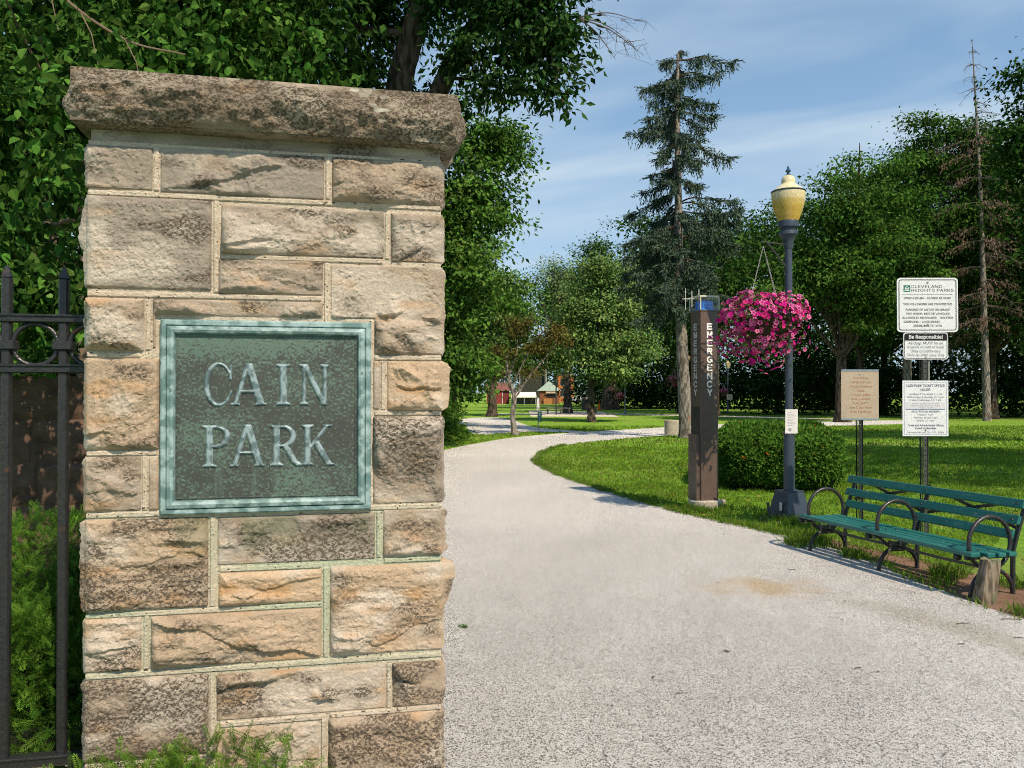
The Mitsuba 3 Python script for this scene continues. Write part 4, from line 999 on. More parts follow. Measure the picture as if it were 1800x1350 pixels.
HED = thing('clipped_hedge', 'dark clipped yew hedge block beside the lamp post', 'hedge')
rng = RNG(31); n = 42000; hx, hy, hz = 1.03, 2.5, .47; c0 = np.array([4.78, 15.0, .48])
w = np.array([2.2, 2.6, 1.3, 1.1]); fc = rng.choice(4, n, p=w / w.sum()); q = rng.uniform(-1, 1, (n, 3))
P = q * [hx, hy, hz]; Nn = np.zeros((n, 3))
for k, (ax, sg) in enumerate(((1, -1), (2, 1), (0, -1), (0, 1))):
    m = fc == k; P[m, ax] = sg * [hx, hy, hz][ax]; Nn[m, ax] = sg
sh_ = (np.abs(P / [hx, hy, hz]) ** 4.2).sum(1) ** (1 / 4.2); P /= sh_[:, None]                       # rounded shoulders
P += Nn * (-(rng.random(n) ** 2) * .16 + .16 * (meshkit.fbm(P * 2.6, 3, 4) - .5) + .10 * (meshkit.fbm(P * 9, 2, 6) - .5))[:, None]
P[:, 2] = np.maximum(P[:, 2], -.46)
Nv = unit(Nn * .6 + [0, 0, .5] + rng.normal(0, .5, (n, 3))); A = unit(Nn * .7 + np.cross(Nv, rng.normal(size=(n, 3))) * .8)
tone = .75 + .5 * meshkit.fbm(P * 6, 2, 8)[:, None]
C = blend(rng, n, (.042, .115, .016), (.12, .245, .036), .22) * tone; hot = (rng.random(n) < .004) & (P[:, 2] > -.1); C[hot] = [.45, .13, .015]
V, F, C = leaves(P + c0, A, Nv, .085 * rng.uniform(.6, 1.3, n), .032, C, .12)
RH = frame(c0, [math.cos(-.285), math.sin(-.285), 0], [-math.sin(-.285), math.cos(-.285), 0], [0, 0, 1])
put(HED + '__foliage', (xf(V - c0, RH), F), 'leaf', col=C, kind='stuff')
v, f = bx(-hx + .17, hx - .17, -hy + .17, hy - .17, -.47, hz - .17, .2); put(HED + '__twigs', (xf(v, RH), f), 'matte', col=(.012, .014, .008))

# ------------------------------------------------------------------ the old stone wall behind the yew
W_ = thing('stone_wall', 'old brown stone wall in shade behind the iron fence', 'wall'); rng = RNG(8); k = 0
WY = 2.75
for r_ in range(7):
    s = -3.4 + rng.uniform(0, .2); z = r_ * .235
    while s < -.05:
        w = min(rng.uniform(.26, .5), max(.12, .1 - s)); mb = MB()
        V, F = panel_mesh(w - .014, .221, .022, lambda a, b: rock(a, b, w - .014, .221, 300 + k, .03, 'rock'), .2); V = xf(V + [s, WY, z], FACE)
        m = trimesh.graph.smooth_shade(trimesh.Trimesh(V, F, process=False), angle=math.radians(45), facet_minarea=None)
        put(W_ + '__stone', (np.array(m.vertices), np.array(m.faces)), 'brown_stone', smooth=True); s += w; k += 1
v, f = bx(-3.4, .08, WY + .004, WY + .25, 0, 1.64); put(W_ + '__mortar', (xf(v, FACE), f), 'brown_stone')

# ------------------------------------------------------------------ foliage and trees
key = thing('leafy_vine', 'broad-leaved shrub with bare twigs hanging over the left of the pillar', 'shrub')
NEAR = [(-3.0, 4.3, 2.75, .80, .55, 1.1), (-2.5, 4.9, 3.8, 1.0, .6, .6), (-1.80, 5.4, 3.95, .70, .5, .42), (-1.22, 5.5, 3.66, .22, .3, .10), (-2.25, 3.75, 2.02, .55, .30, .32), (-2.7, 4.1, 2.1, .6, .4, .4), (-2.0, 3.9, 2.75, .28, .3, .5)]
(V, F, C), P0 = crown(41, NEAR, 520, 20, .12, .069, .043, (.013, .042, .008), (.085, .19, .034), shell=.3, up=.5, droop=.7, detail=True, jit=.38, spray=4)
put(key + '__foliage', (V, F), 'leaf', col=C, kind='stuff')
rng = RNG(42); m = MB()
m.add(*tube(spline([(-3.05, 4.1, 4.5), (-2.62, 4.2, 3.95), (-2.35, 4.25, 3.62), (-2.05, 4.35, 3.42), (-1.75, 4.4, 3.36)], 6), np.linspace(.012, .004, 25), 6))
for a_ in (5, 10, 14, 18): 
    p = spline([(-3.05, 4.1, 4.5), (-2.62, 4.2, 3.95), (-2.35, 4.25, 3.62), (-2.05, 4.35, 3.42), (-1.75, 4.4, 3.36)], 6)[a_]; m.add(*tube([p, p + [.06, 0, -.12], p + [.10, 0, -.30]], [.004, .003, .002], 5))
for c in NEAR:
    for _ in range(2): m.add(*limb(rng, (c[0] - .5, c[1] + .5, c[2] - .3), np.array(c[:3]) + rng.normal(0, .3, 3), .012, .004))
for x, y in ((-3.2, 4.8), (-2.9, 5.3)): m.add(*limb(rng, (x, y, 0), (x + .2, y - .1, 3.4), .045, .02))
put(key + '__stems', m, 'matte', col=(.20, .15, .11))
GD, GL = ((.030, .078, .014), (.075, .16, .028)), ((.045, .105, .018), (.10, .20, .035))
tree('understory_tree', 'dense dark tree filling the shade behind the fence', (-4.4, 8.4, 0), .16, 2.6, [(-4.6, 8, 2.6, 2.0, 1.2, 2.3), (-3.9, 8.6, 5.2, 2.2, 1.2, 1.8), (-2.7, 9, 5.6, 1.0, 1.0, 1.2), (-5.6, 9, 5.4, 1.4, 1.0, 1.4), (-4.4, 9.4, 5.9, 1.6, .8, 1.0), (-5.8, 9.4, 4.2, 1.4, .8, 1.4)], 1080, 26, .24, .12, .066, (.016, .045, .010), (.05, .115, .022), 51, shell=.3, droop=.6, spray=3)
tree('understory_tree', 'second dark tree farther back behind the pillar', (-5.5, 14.5, 0), .2, 3.4, [(-7.0, 14, 4.5, 3.0, 2, 4.0), (-4.6, 15.5, 8.2, 2.9, 1.6, 2.6), (-8, 15, 9, 3, 2, 3)], 760, 30, .36, .16, .085, (.014, .038, .010), (.042, .095, .020), 52, shell=.3, spray=3)
OAK = thing('oak_tree', 'tall oak with dark forked limbs whose leafy branches hang over the pillar', 'tree'); rng = RNG(53); m = MB()
m.add(*tube(spline([(-2.15, 14.6, 0), (-2.1, 14.6, 3), (-2.05, 14.5, 5.6), (-1.98, 14.3, 6.7), (-1.72, 14.1, 7.7), (-1.45, 14, 8.7), (-1.4, 14, 10.2)], 6), np.interp(np.arange(37), [0, 3, 18, 36], [.5, .36, .24, .12]), 12, rng=rng, rough=.05))
m.add(*tube(spline([(-2.05, 14.5, 5.2), (-1.55, 14.2, 6.1), (-1.15, 14.0, 6.9), (-.72, 13.8, 7.6), (-.30, 13.6, 8.0), (.35, 13.4, 8.5)], 6), np.linspace(.20, .08, 31), 10, rng=rng, rough=.05))
OL = [(-.7, 12.2, 9.7, 1.8, 1.3, .8), (-2.5, 12.6, 9.6, 1.5, 1.3, .8), (-1.9, 14.6, 9.6, 2.6, 1.8, 1.3), (-3.9, 13.9, 8.0, 1.5, 1.4, 1.2), (-.2, 13.1, 8.5, .9, .9, .55), (.75, 12.7, 8.05, .8, .8, .55), (1.15, 12.7, 8.2, .5, .5, .4), (-.35, 13.2, 7.6, .55, .6, .35), (.25, 12.9, 7.5, .55, .6, .38), (.72, 12.7, 7.15, .45, .5, .30), (.10, 12.8, 6.95, .5, .5, .28), (.62, 12.6, 6.55, .42, .5, .28), (.80, 12.6, 6.05, .26, .4, .28), (.42, 12.6, 6.3, .24, .3, .2), (-.75, 13.3, 7.0, .4, .5, .28), (-.35, 13.1, 6.55, .45, .5, .3), (-1.25, 14.6, 6.6, .6, .5, .35), (-2.75, 14.2, 7.0, .7, .7, .5), (-2.5, 15, 8.2, 1.0, 1, .7), (-1.2, 13.6, 7.9, .35, .4, .25)]
for a_, b_, r_ in (((-.30, 13.6, 8.0), (.75, 12.7, 7.9), .06), ((-.72, 13.8, 7.6), (.25, 12.9, 7.4), .06), ((.25, 12.9, 7.4), (.72, 12.6, 6.5), .035), ((.6, 12.7, 6.8), (.80, 12.6, 5.95), .02), ((-1.72, 14.1, 7.7), (-3.6, 13.9, 8.1), .09), ((-1.15, 14.0, 6.9), (-.35, 13.1, 6.5), .04), ((-1.98, 14.3, 6.7), (-2.8, 14.2, 7.1), .05), ((-.3, 13.6, 8), (-.2, 13.1, 8.6), .05), ((.35, 13.4, 8.5), (1.2, 12.7, 8.1), .05), ((-1.45, 14, 8.7), (-2.6, 14.8, 9.4), .08)): m.add(*limb(rng, a_, b_, r_, .012))
put(OAK + '__trunk', m, 'bark')
(V, F, C), P0 = crown(53, OL, 1080, 44, .22, .15, .066, (.018, .050, .015), (.055, .120, .030), shell=.25, droop=.55, flat=.55, spray=3)
put(OAK + '__crown', (V, F), 'leaf', col=C, kind='stuff')
m = MB(); rng = RNG(6); b0 = np.array([1.0, 12.7, 7.35])
for e in ((2.05, 12.7, 6.75), (1.85, 12.7, 6.95), (1.95, 12.6, 7.25), (1.6, 12.7, 6.7)):
    e = np.array(e); mid = (b0 + e) / 2 + [0, 0, .1]; m.add(*tube(spline([b0, mid, e], 5), np.linspace(.014, .003, 11), 5))
    for _ in range(7):
        t = rng.uniform(.35, 1); p = b0 + (e - b0) * t + [0, 0, .1 * (1 - t)]; m.add(*tube([p, p + rng.normal(0, .10, 3) + [.10, 0, -.05], p + rng.normal(0, .12, 3) + [.25, 0, -.12]], [.005, .003, .002], 4))
put(OAK + '__dead_branch', m, 'matte', col=(.13, .11, .10))
tree('maple_tree', 'bright green tree rising from the left edge of the path behind the pillar', (-2.9, 23.5, 0), .22, 3.2, [(-2.3, 23, 7.6, 2.8, 2.0, 2.3), (-1.7, 22.6, 4.6, 1.75, 1.6, 2.3), (-2.3, 23, 2.4, 1.8, 1.8, 1.6), (-.5, 22.8, 8.3, 1.0, .9, 1.0), (-.75, 22.5, 6.6, .8, .8, .8)], 900, 50, .36, .155, .082, (.05, .12, .022), (.12, .24, .045), 54, droop=.4, flat=.4, spray=4)
for p, l, sd in (((-2.35, 26.2), 'low rounded shrub at the left path edge, nearest the pillar', 61), ((-2.75, 31), 'taller shrub behind the nearest one on the left of the side path', 62), ((-3.4, 37), 'farthest shrub along the left side of the side path', 63)):
    key = thing('shrub', l, 'shrub'); h = 1.15 + .2 * (sd - 61)
    (V, F, C), P0 = crown(sd, [(p[0], p[1], .55 * h, 1.1, 1.2, .75 * h), (p[0] - .5, p[1] + .3, h, .8, .9, .6 * h)], 230, 34, .2, .11, .06, (.06, .14, .024), (.14, .27, .045), shell=.4)
    V[:, 2] = np.maximum(V[:, 2], .01); put(key + '__foliage', (V, F), 'leaf', col=C, kind='stuff')
    m = MB(); rng = RNG(sd)
    for _ in range(6): m.add(*limb(rng, (p[0] + rng.normal(0, .1), p[1], 0), (p[0] + rng.normal(0, .5), p[1] + rng.normal(0, .4), h), .025, .006))
    put(key + '__stems', m, 'bark')
tree('maple_tree', 'mid green tree over the side path, left of the gap of sky', (-2.6, 37, 0), .2, 3.0, [(-1.7, 36, 5.2, 2.3, 2, 2.0), (-.2, 37, 6.2, 1.5, 1.5, 1.2), (-2.6, 36, 7.2, 2.2, 2, 1.8), (-1.4, 36, 3.3, 1.5, 1.5, 1.0)], 700, 36, .36, .19, .10, (.075, .16, .04), (.155, .28, .07), 55, spray=3)
tree('maple_tree', 'tree with a brown trunk at the far end of the side path', (-1.28, 53, 0), .30, 3.2, [(-2.0, 53, 6.3, 3.0, 2.2, 2.2), (.4, 54, 6.0, 1.8, 1.6, 1.5), (-4, 53, 8, 3, 2, 3), (2.6, 55, 4.7, 1.4, 1.2, .7), (1.2, 55, 4.1, 1.0, 1, .6), (.4, 53, 3.9, 1.5, 1, .8), (2.8, 55, 3.7, 1.2, 1, .6)], 620, 34, .46, .24, .13, *GD, 56, spray=3)
# the small leaning tree with brownish leaves
key = thing('small_tree', 'small slender tree with sparse brownish leaves beside the path', 'tree'); rng = RNG(57); m = MB()
tp = spline([(.12, 29.8, 0), (.02, 29.8, .7), (.08, 29.8, 1.35), (-.10, 29.8, 2.0), (-.22, 29.8, 2.9)], 5); m.add(*tube(tp, np.interp(np.arange(21), [0, 2, 20], [.17, .105, .05]), 10, rng=rng, rough=.04))
LOB = [(-.45, 29.8, 2.9, .75, .7, .75), (1.0, 29.8, 3.25, .8, .7, .42), (1.6, 29.9, 3.7, .6, .6, .4), (.2, 29.8, 3.9, .8, .7, .5), (.55, 29.7, 2.35, .5, .5, .25)]
for st_, e in ((12, (1.5, 29.8, 3.2)), (13, (.9, 29.8, 3.6)), (10, (.8, 29.7, 2.5)), (15, (-.6, 29.8, 3.4)), (16, (.2, 29.8, 4.0)), (12, (-.5, 29.8, 2.8)), (11, (1.9, 29.9, 3.75))): m.add(*limb(rng, tp[st_], e, .042, .010, .3))
put(key + '__trunk', m, 'pale_bark')
(V, F, C), P0 = crown(57, LOB, 200, 26, .20, .12, .06, (.075, .10, .025), (.15, .115, .035), shell=.2, spray=3); put(key + '__crown', (V, F), 'leaf', col=C, kind='stuff')
tree('maple_tree', 'round pale green tree standing alone on the lawn in the centre', (4.15, 43, 0), .21, 2.6, [(4.7, 43, 5.0, 2.7, 2.4, 2.2), (6.2, 42.6, 4.4, 1.6, 1.6, 1.7), (3.3, 43, 5.4, 1.5, 1.6, 1.7), (4.6, 43, 7.2, 2.2, 2, 1.6), (5.4, 42.4, 2.9, 1.9, 1.4, .7)], 520, 54, .46, .19, .105, (.115, .205, .055), (.22, .335, .105), 58, droop=.4, flat=.4, spray=4)
tree('maple_tree', 'dark tree with a thick grey trunk behind the round lawn tree', (8.9, 75, 0), .75, 5.0, [(9.5, 75, 9, 5.0, 4, 4.0), (5.5, 76, 10, 4, 3, 3)], 620, 34, .65, .32, .18, *GD, 59, spray=3)
tree('locust_tree', 'airy pale tree whose thin top rises against the sky left of the spruce', (4.2, 62, 0), .3, 5.5, [(3.6, 62, 10.2, 2.4, 2.2, 1.6), (6.6, 62, 10.4, 2.4, 2.2, 1.9), (5.0, 62, 8.2, 3.2, 2.5, 2.2), (8.2, 63, 9.4, 2.2, 2, 2.2)], 300, 26, .5, .21, .11, (.135, .21, .085), (.22, .32, .13), 60, shell=.3)

# the spruce
SPR = thing('spruce_tree', 'tall drooping spruce with a pale bare lower trunk', 'tree'); rng = RNG(70)
tp = spline([(5.92, 28, 0), (5.80, 28, 2.5), (5.70, 28, 5), (5.66, 28, 8), (5.62, 28, 11), (5.66, 28, 13.1)], 8); tr_ = np.interp(np.linspace(0, 13.1, len(tp)), [0, .4, 3, 6, 13.1], [.30, .225, .20, .155, .035])
put(SPR + '__trunk', tube(tp, tr_, 14, rng=rng, rough=.035), 'pale_bark', smooth=60)
P, A, N, C, bm = [], [], [], [], MB()
def spruce_branch(z, az, ln, up=.0):
    o = tp[np.argmin(abs(tp[:, 2] - z))]; d = np.array([math.cos(az), math.sin(az), 0]); k = 9; t = np.linspace(0, 1, k)[:, None]
    pts = o + d * ln * t + np.array([0, 0, 1.0]) * ln * (up * t + .06 * t - .80 * t**2 + .46 * t**4) + np.cumsum(rng.normal(0, .02 * ln, (k, 3)), 0)
    bm.add(*tube(pts, np.linspace(.030, .008, k), 5))
    for _ in range(int(60 * ln + 9)):
        tt = rng.uniform(.18, 1.0) ** .8; i = min(int(tt * (k - 1)), k - 2); q = pts[i] + (pts[i + 1] - pts[i]) * (tt * (k - 1) - i)
        side = np.cross(d, [0, 0, 1]) * rng.choice([-1, 1]); hang = rng.random() < .6; hl = rng.uniform(.22, .80) * (1.15 - .5 * tt) * min(1, .5 + .4 * ln)
        dirn = unit(np.array([0, 0, -1.0]) + side * rng.uniform(0, .35) + d * .15) if hang else unit(d * .7 + side * rng.uniform(.3, .9) + [0, 0, -.25])
        for j in range(5):
            P.append(q + dirn * hl * j / 5 + rng.normal(0, .018, 3)); A.append(unit(dirn + rng.normal(0, .38, 3))); N.append(rng.normal(size=3))
            C.append(np.array([.048, .088, .060]) * rng.uniform(.6, 1.5) + np.array([.02, .018, 0]) * (rng.random() < .25))
for z in np.arange(4.7, 12.95, .095):
    prof_ = np.interp(z, [4.9, 6.5, 8.2, 8.9, 9.5, 10.6, 11.6, 12.9], [1.7, 1.9, 1.95, 1.35, 1.35, 1.45, 1.25, .75])
    if (9.15 < z < 9.3) or rng.random() < .06: continue
    spruce_branch(z, rng.uniform(0, 2 * np.pi), prof_ * rng.uniform(.42, 1.0), up=.12 * (z > 11.5))
for z, az, ln, up in ((12.75, .05, 1.75, .42), (12.45, -.1, 1.5, .30), (12.2, 3.2, 1.25, .1), (11.7, .1, 1.45, .25), (8.1, .15, 2.0, .35), (7.7, -.2, 2.05, .30), (7.3, .0, 2.1, .25), (6.9, .3, 2.1, .2), (6.3, 3.1, 2.1, -.1), (5.6, 3.3, 2.2, -.12), (12.9, .2, .9, .6), (12.95, 2.8, .6, .5), (13.0, 1.0, .3, 1.0), (5.5, 5.0, 1.6, -.1), (5.2, 4.2, 1.7, -.1), (10.9, 3.1, 1.7, .0), (9.9, .1, 1.8, .05), (10.9, 6.2, 1.5, .2), (4.9, 5.5, 1.5, -.15), (4.6, 3.6, 1.6, -.15), (4.8, 4.7, 1.2, -.2), (5.3, 5.9, 1.9, -.1), (6.6, 4.6, 1.2, 0), (7.6, 4.9, 1.2, 0), (8.6, 4.4, 1.0, 0), (9.6, 4.8, 1.0, 0), (10.4, 4.6, 1.0, 0), (11.3, 4.7, .9, 0), (12.2, 4.6, .7, 0), (5.8, 4.3, 1.6, -.1), (6.2, 5.1, 1.6, -.1), (7.0, 4.1, 1.5, -.05), (7.4, 5.3, 1.4, 0), (5.1, 4.9, 1.5, -.15), (6.8, 2.9, 1.9, -.05)): spruce_branch(z, az, ln, up)
put(SPR + '__branches', bm, 'bark')
P, A, N, C = map(np.array, (P, A, N, C)); V, F, C = leaves(P, A, N, .14 * RNG(1).uniform(.7, 1.3, len(P)), .040, C, .1); put(SPR + '__needles', (V, F), 'needle', col=C, kind='stuff')

# the half-dead conifer on the right
DC = thing('dead_conifer', 'tall half-dead conifer with a bare spire and rust-brown branches', 'tree'); rng = RNG(71)
tp = spline([(25.9, 45, 0), (25.75, 45, 7), (25.55, 45, 14), (25.2, 45, 20.9)], 10); put(DC + '__trunk', tube(tp, np.linspace(.22, .018, len(tp)), 10, rng=rng, rough=.03), 'pale_bark', smooth=60)
P, A, N, C, bm = [], [], [], [], MB()
for z in np.arange(5.2, 20.7, .13):
    top = z > 15.6; az = rng.uniform(0, 2 * np.pi); ln = np.interp(z, [5, 10, 15.6, 17, 20.8], [3.2, 2.9, 2.4, 1.5, .2]) * rng.uniform(.5, 1.1); o = tp[np.argmin(abs(tp[:, 2] - z))]; d = np.array([math.cos(az), math.sin(az), 0]); t = np.linspace(0, 1, 6)[:, None]
    pts = o + d * ln * t + np.array([0, 0, 1]) * ln * (.0 * t - .32 * t**2) + np.cumsum(rng.normal(0, .03, (6, 3)), 0); bm.add(*tube(pts, np.linspace(.026 if not top else .02, .007, 6), 4))
    for _ in range(int(ln * 9)):
        q = pts[rng.integers(1, 6)]; bm.add(*tube([q, q + rng.normal(0, .18, 3) - [0, 0, .1]], [.007, .003], 3))
    if not top and rng.random() < .55:
        for _ in range(int(34 * ln)):
            q = pts[rng.integers(2, 6)] + rng.normal(0, .15, 3); P.append(q); A.append(unit([0, 0, -1] + d * .5 + rng.normal(0, .5, 3))); N.append(rng.normal(size=3)); C.append(np.array([.145, .092, .060]) * rng.uniform(.6, 1.3))
put(DC + '__branches', bm, 'matte', col=(.15, .125, .105)); P, A, N, C = map(np.array, (P, A, N, C)); V, F, C = leaves(P, A, N, .22, .05, C, .1); put(DC + '__dead_needles', (V, F), 'needle', col=C, kind='stuff')

# the wood on the right
MAP = 'maples at the edge of the wood'
tree('maple_tree', 'big lit maple rising right of the lamp globe', (17.2, 43, 0), .32, 4.6, [(17.6, 42, 7.6, 3.2, 3, 3.0), (16.3, 41, 10.2, 1.9, 2.2, 1.7), (18.6, 42, 11.6, 1.9, 2, 2.2), (15.2, 41.5, 7.8, 1.5, 1.8, 1.5), (17.7, 42, 13.3, .55, .6, .9), (19.6, 42, 8.4, 2.2, 2, 2.6), (14.3, 41.5, 9.3, .6, .7, .4), (13.9, 41.5, 8.1, .5, .6, .35), (14.9, 41.5, 10.3, .55, .6, .4), (16.2, 41.5, 12.0, .5, .6, .5), (18.9, 42, 13.2, .5, .6, .5), (13.9, 41.5, 6.6, .8, .9, .5), (17.75, 42, 14.3, .25, .3, .4)], 820, 58, .52, .215, .115, (.032, .088, .017), (.11, .215, .038), 81, droop=.5, flat=.34, spray=5)
tree('maple_tree', 'taller maple behind the dead conifer', (23.5, 49, 0), .28, 7.5, [(22.2, 47, 10.0, 3.0, 3, 3.2), (22.4, 46.5, 14.2, 2.2, 2.2, 2.0), (25.5, 47, 12, 3, 3, 3.6), (20.6, 46, 7.0, 2.2, 2, 1.6), (28, 47, 10, 3.4, 3, 4.4), (23.4, 47, 15.4, 1.7, 1.7, 1.9), (25.0, 47, 15.4, 2.0, 1.8, 2.3), (27.4, 47, 14.6, 2.2, 2, 2.6), (21.6, 46.5, 12.4, 1.3, 1.3, 1.2)], 1080, 56, .54, .23, .12, *GD, 82, bark='pale_bark', droop=.5, flat=.34, spray=4)
tree('maple_tree', 'dark leafy tree cut by the right edge of the photo', (18.6, 23, 0), .3, 5.0, [(15.9, 23, 8.7, 2.0, 2.0, 1.5), (17.6, 23, 6.6, 2.2, 2.0, 1.5), (19.0, 23, 9.6, 3, 3, 2), (14.5, 23, 10.0, .9, .8, .9), (14.3, 23, 8.7, .8, .8, .7), (14.4, 23, 7.6, .8, .7, .6), (14.9, 23, 6.5, .8, .8, .6)], 860, 46, .36, .17, .09, (.018, .05, .012), (.05, .115, .022), 83, droop=.6, flat=.38, spray=3)
tree('shade_tree', 'tree beyond the right edge that shades the lawn', (14.6, 11.5, 0), .3, 4.6, [(12.8, 10.6, 7.4, 3.0, 2.8, 1.8), (16.0, 12.5, 8.6, 3.4, 3.2, 2.2), (14.6, 15, 7.5, 2.8, 2.6, 1.7)], 620, 30, .36, .24, .13, *GD, 84, spray=2)
for i, (x, y, h, r_, sd) in enumerate(((13.4, 62, 9.0, 4.6, 1), (19.5, 60, 10.2, 5.0, 2), (26.0, 57, 9.6, 5.0, 3), (32.5, 54, 10.5, 5.4, 4), (39, 50, 10, 5.5, 5), (16, 72, 11.6, 5.6, 6), (24, 70, 12.5, 6, 7), (33, 67, 12, 6, 8), (42, 60, 13, 6.5, 9), (48, 52, 13, 6.5, 10), (9.8, 84, 12, 5, 11), (12.4, 53, 9, 4.2, 12), (29.5, 47.5, 9, 4.8, 13), (37, 44, 9.5, 5, 14), (23, 52, 8.6, 4, 15))):
    rg = RNG(900 + sd)
    tree('wood_tree', ['dark wood tree just right of the round lawn tree', 'wood tree behind the emergency column', 'wood tree behind the hanging basket', 'wood tree behind the lamp post', 'wood tree behind the tan sign'][i] if i < 5 else 'dark tree deep in the wood on the right', (x + rg.normal(0, .6), y + .8, 0), .26, h * .6,
         [(x, y, h, r_, r_ * .9, h * .46)] + [(x + rg.normal(0, r_ * .6), y + rg.normal(0, r_ * .5), h + rg.normal(0, 2.0), r_ * .5, r_ * .5, r_ * .42) for _ in range(4)], 420, 30, .62, .32, .17, (.024, .064, .015), (.070, .15, .030), 900 + sd, spray=2, group='trees deep in the wood' if i >= 5 else None)
(V, F, C), _ = crown(95, [(x, y, 2.2, 5.0, 3, 3.2) for x, y in ((10, 92), (17, 84), (24, 80), (31, 77), (38, 73), (45, 68), (52, 62), (59, 55), (13, 80), (28, 72))] + [(x, y + 5, 6.5, 5.5, 3, 2.6) for x, y in ((10, 92), (18, 84), (26, 79), (34, 75), (42, 70), (50, 64), (58, 57))] + [(x, y, 2.3, 4.6, 2.0, 2.6) for x, y in ((14.5, 62), (20, 58), (26, 55), (32, 52), (39, 49), (46, 45))], 3700, 28, .6, .36, .20, (.015, .035, .010), (.035, .075, .018), shell=.1, spray=1); V[:, 2] = np.maximum(V[:, 2], .02)
put('understory', (V, F), 'leaf', col=C, kind='stuff'); tag('understory', 'dark shrubby undergrowth filling the shade under the wood', 'undergrowth', kind='stuff')
BL = [(-26, 132), (-14, 128), (-3, 150), (8, 155), (19, 150), (30, 132), (44, 112), (58, 92), (70, 76), (-38, 120), (-30, 60), (-20, 48), (-14, 34), (-12, 24), (-22, 80), (-9, 80)]
for i, (x, y) in enumerate(BL):
    h = 11.0 if y > 100 else 9.0; rg = RNG(970 + i)
    tree('far_tree', 'tree of the far green belt that closes the view', (x, y, 0), .35, h * .4, [(x, y, h * .55, 7.2, 4, h * .5), (x, y - 1, h * .22, 7.0, 3, h * .24)] + [(x + rg.normal(0, 4.5), y + rg.normal(0, 2), h * rg.uniform(.5, 1.1), 3, 2.5, 2.6) for _ in range(4)], 200, 26, .95, .52, .28, (.04, .095, .024), (.09, .18, .045), 970 + i, group='far belt of trees', limbs=3, spray=2)
# ------------------------------------------------------------------ things on the lawn and far away
key = thing('concrete_planter', 'round concrete planter beside the spruce trunk', 'planter')
v, f = lathe([(.27, 0), (.275, .02), (.275, .52), (.262, .55), (.225, .55), (.215, .50), (0, .48)], 28, (5.78, 29.8, 0)); put(key + '__tub', (v, f), 'concrete', smooth=30)
key = thing('trail_marker', 'slim marker post with a white pennant panel above a green plate', 'marker post'); x, y = 1.06, 33.5
put(key + '__post', tube([(x, y, 0), (x, y, 1.30)], .022, 8), 'paint', col=(.30, .31, .31))
v, f = extrude(Polygon([(-.05, .80), (.03, .80), (.055, .95), (.04, 1.34), (-.05, 1.34)]), .012); put(key + '__pennant', (v + [x, y - .024, 0], f), 'matte', col=(.72, .72, .72))
m = MB(); m.add(*extrude(Polygon([(-.015, .98), (.02, .92), (.02, .85), (.0, .90), (-.03, .86)]), .002)); put(key + '__arrow', (m.get()[0] + [x, y - .037, 0], m.get()[1]), 'matte', col=(.05, .05, .06))
v, f = extrude(box(-.02, .36, .15, .77), .010); put(key + '__plate', (v + [x, y - .024, 0], f), 'matte', col=(.05, .17, .13))
for i in range(4):
    v, f = extrude(box(.03, .41 + .09 * i, .09, .45 + .09 * i), .001); put(key + '__symbol', (v + [x, y - .0345, 0], f), 'matte', col=(.6, .65, .62))

for (x, y, lab, bx_, s) in ((11.9, 56, 'lamp post half hidden behind the spruce trunk', (-.95, -.2), 1.0), (13.6, 52, 'far lamp post with a pink basket right of the emergency column', (-.30, -.2), .85)):
    k = lamp(thing('lamp_post', lab, 'lamp post'), (x, y, 0), s, 12)
    m = MB(); m.add(*tube([(x, y, 3.34 * s), (x + bx_[0], y + bx_[1], 3.34 * s)], .012, 5)); put(k + '__basket_arm', m, 'paint', col=(.05, .055, .065))
    basket(thing('flower_basket', 'pink hanging basket on the ' + ('lamp post half hidden by the spruce trunk' if s == 1 else 'far lamp post right of the emergency column'), 'hanging basket'), (x + bx_[0], y + bx_[1], 2.42 if s == 1 else 1.62), .95 if s == 1 else .62, 240, 260, int(x), False)
v, f = bx(13.5, 13.85, 51.85, 51.87, 1.08, 1.44); put('tan_notice_board', (v, f), 'tan_paint'); tag('tan_notice_board', 'small tan board fixed on the far lamp post', 'sign')
k = thing('basket_pole', 'short grey pole with a pink flower basket far across the lawn', 'pole'); put(k + '__pole', tube([(8.15, 59.5, 0), (8.15, 59.5, 2.3)], [.05, .032], 8), 'paint', col=(.20, .23, .26)); put(k + '__arm', tube([(8.15, 59.5, 2.1), (7.83, 59.4, 2.1)], .012, 5), 'paint', col=(.2, .23, .26))
v, f = lathe([(.16, 0), (.16, .06), (.1, .12), (.05, .13)], 14, (8.15, 59.5, 0)); put(k + '__base', (v, f), 'paint', col=(.2, .23, .26))
basket(thing('flower_basket', 'smallest pink basket hanging over the far lawn', 'hanging basket'), (7.80, 59.4, 1.36), .60, 240, 240, 33, False)

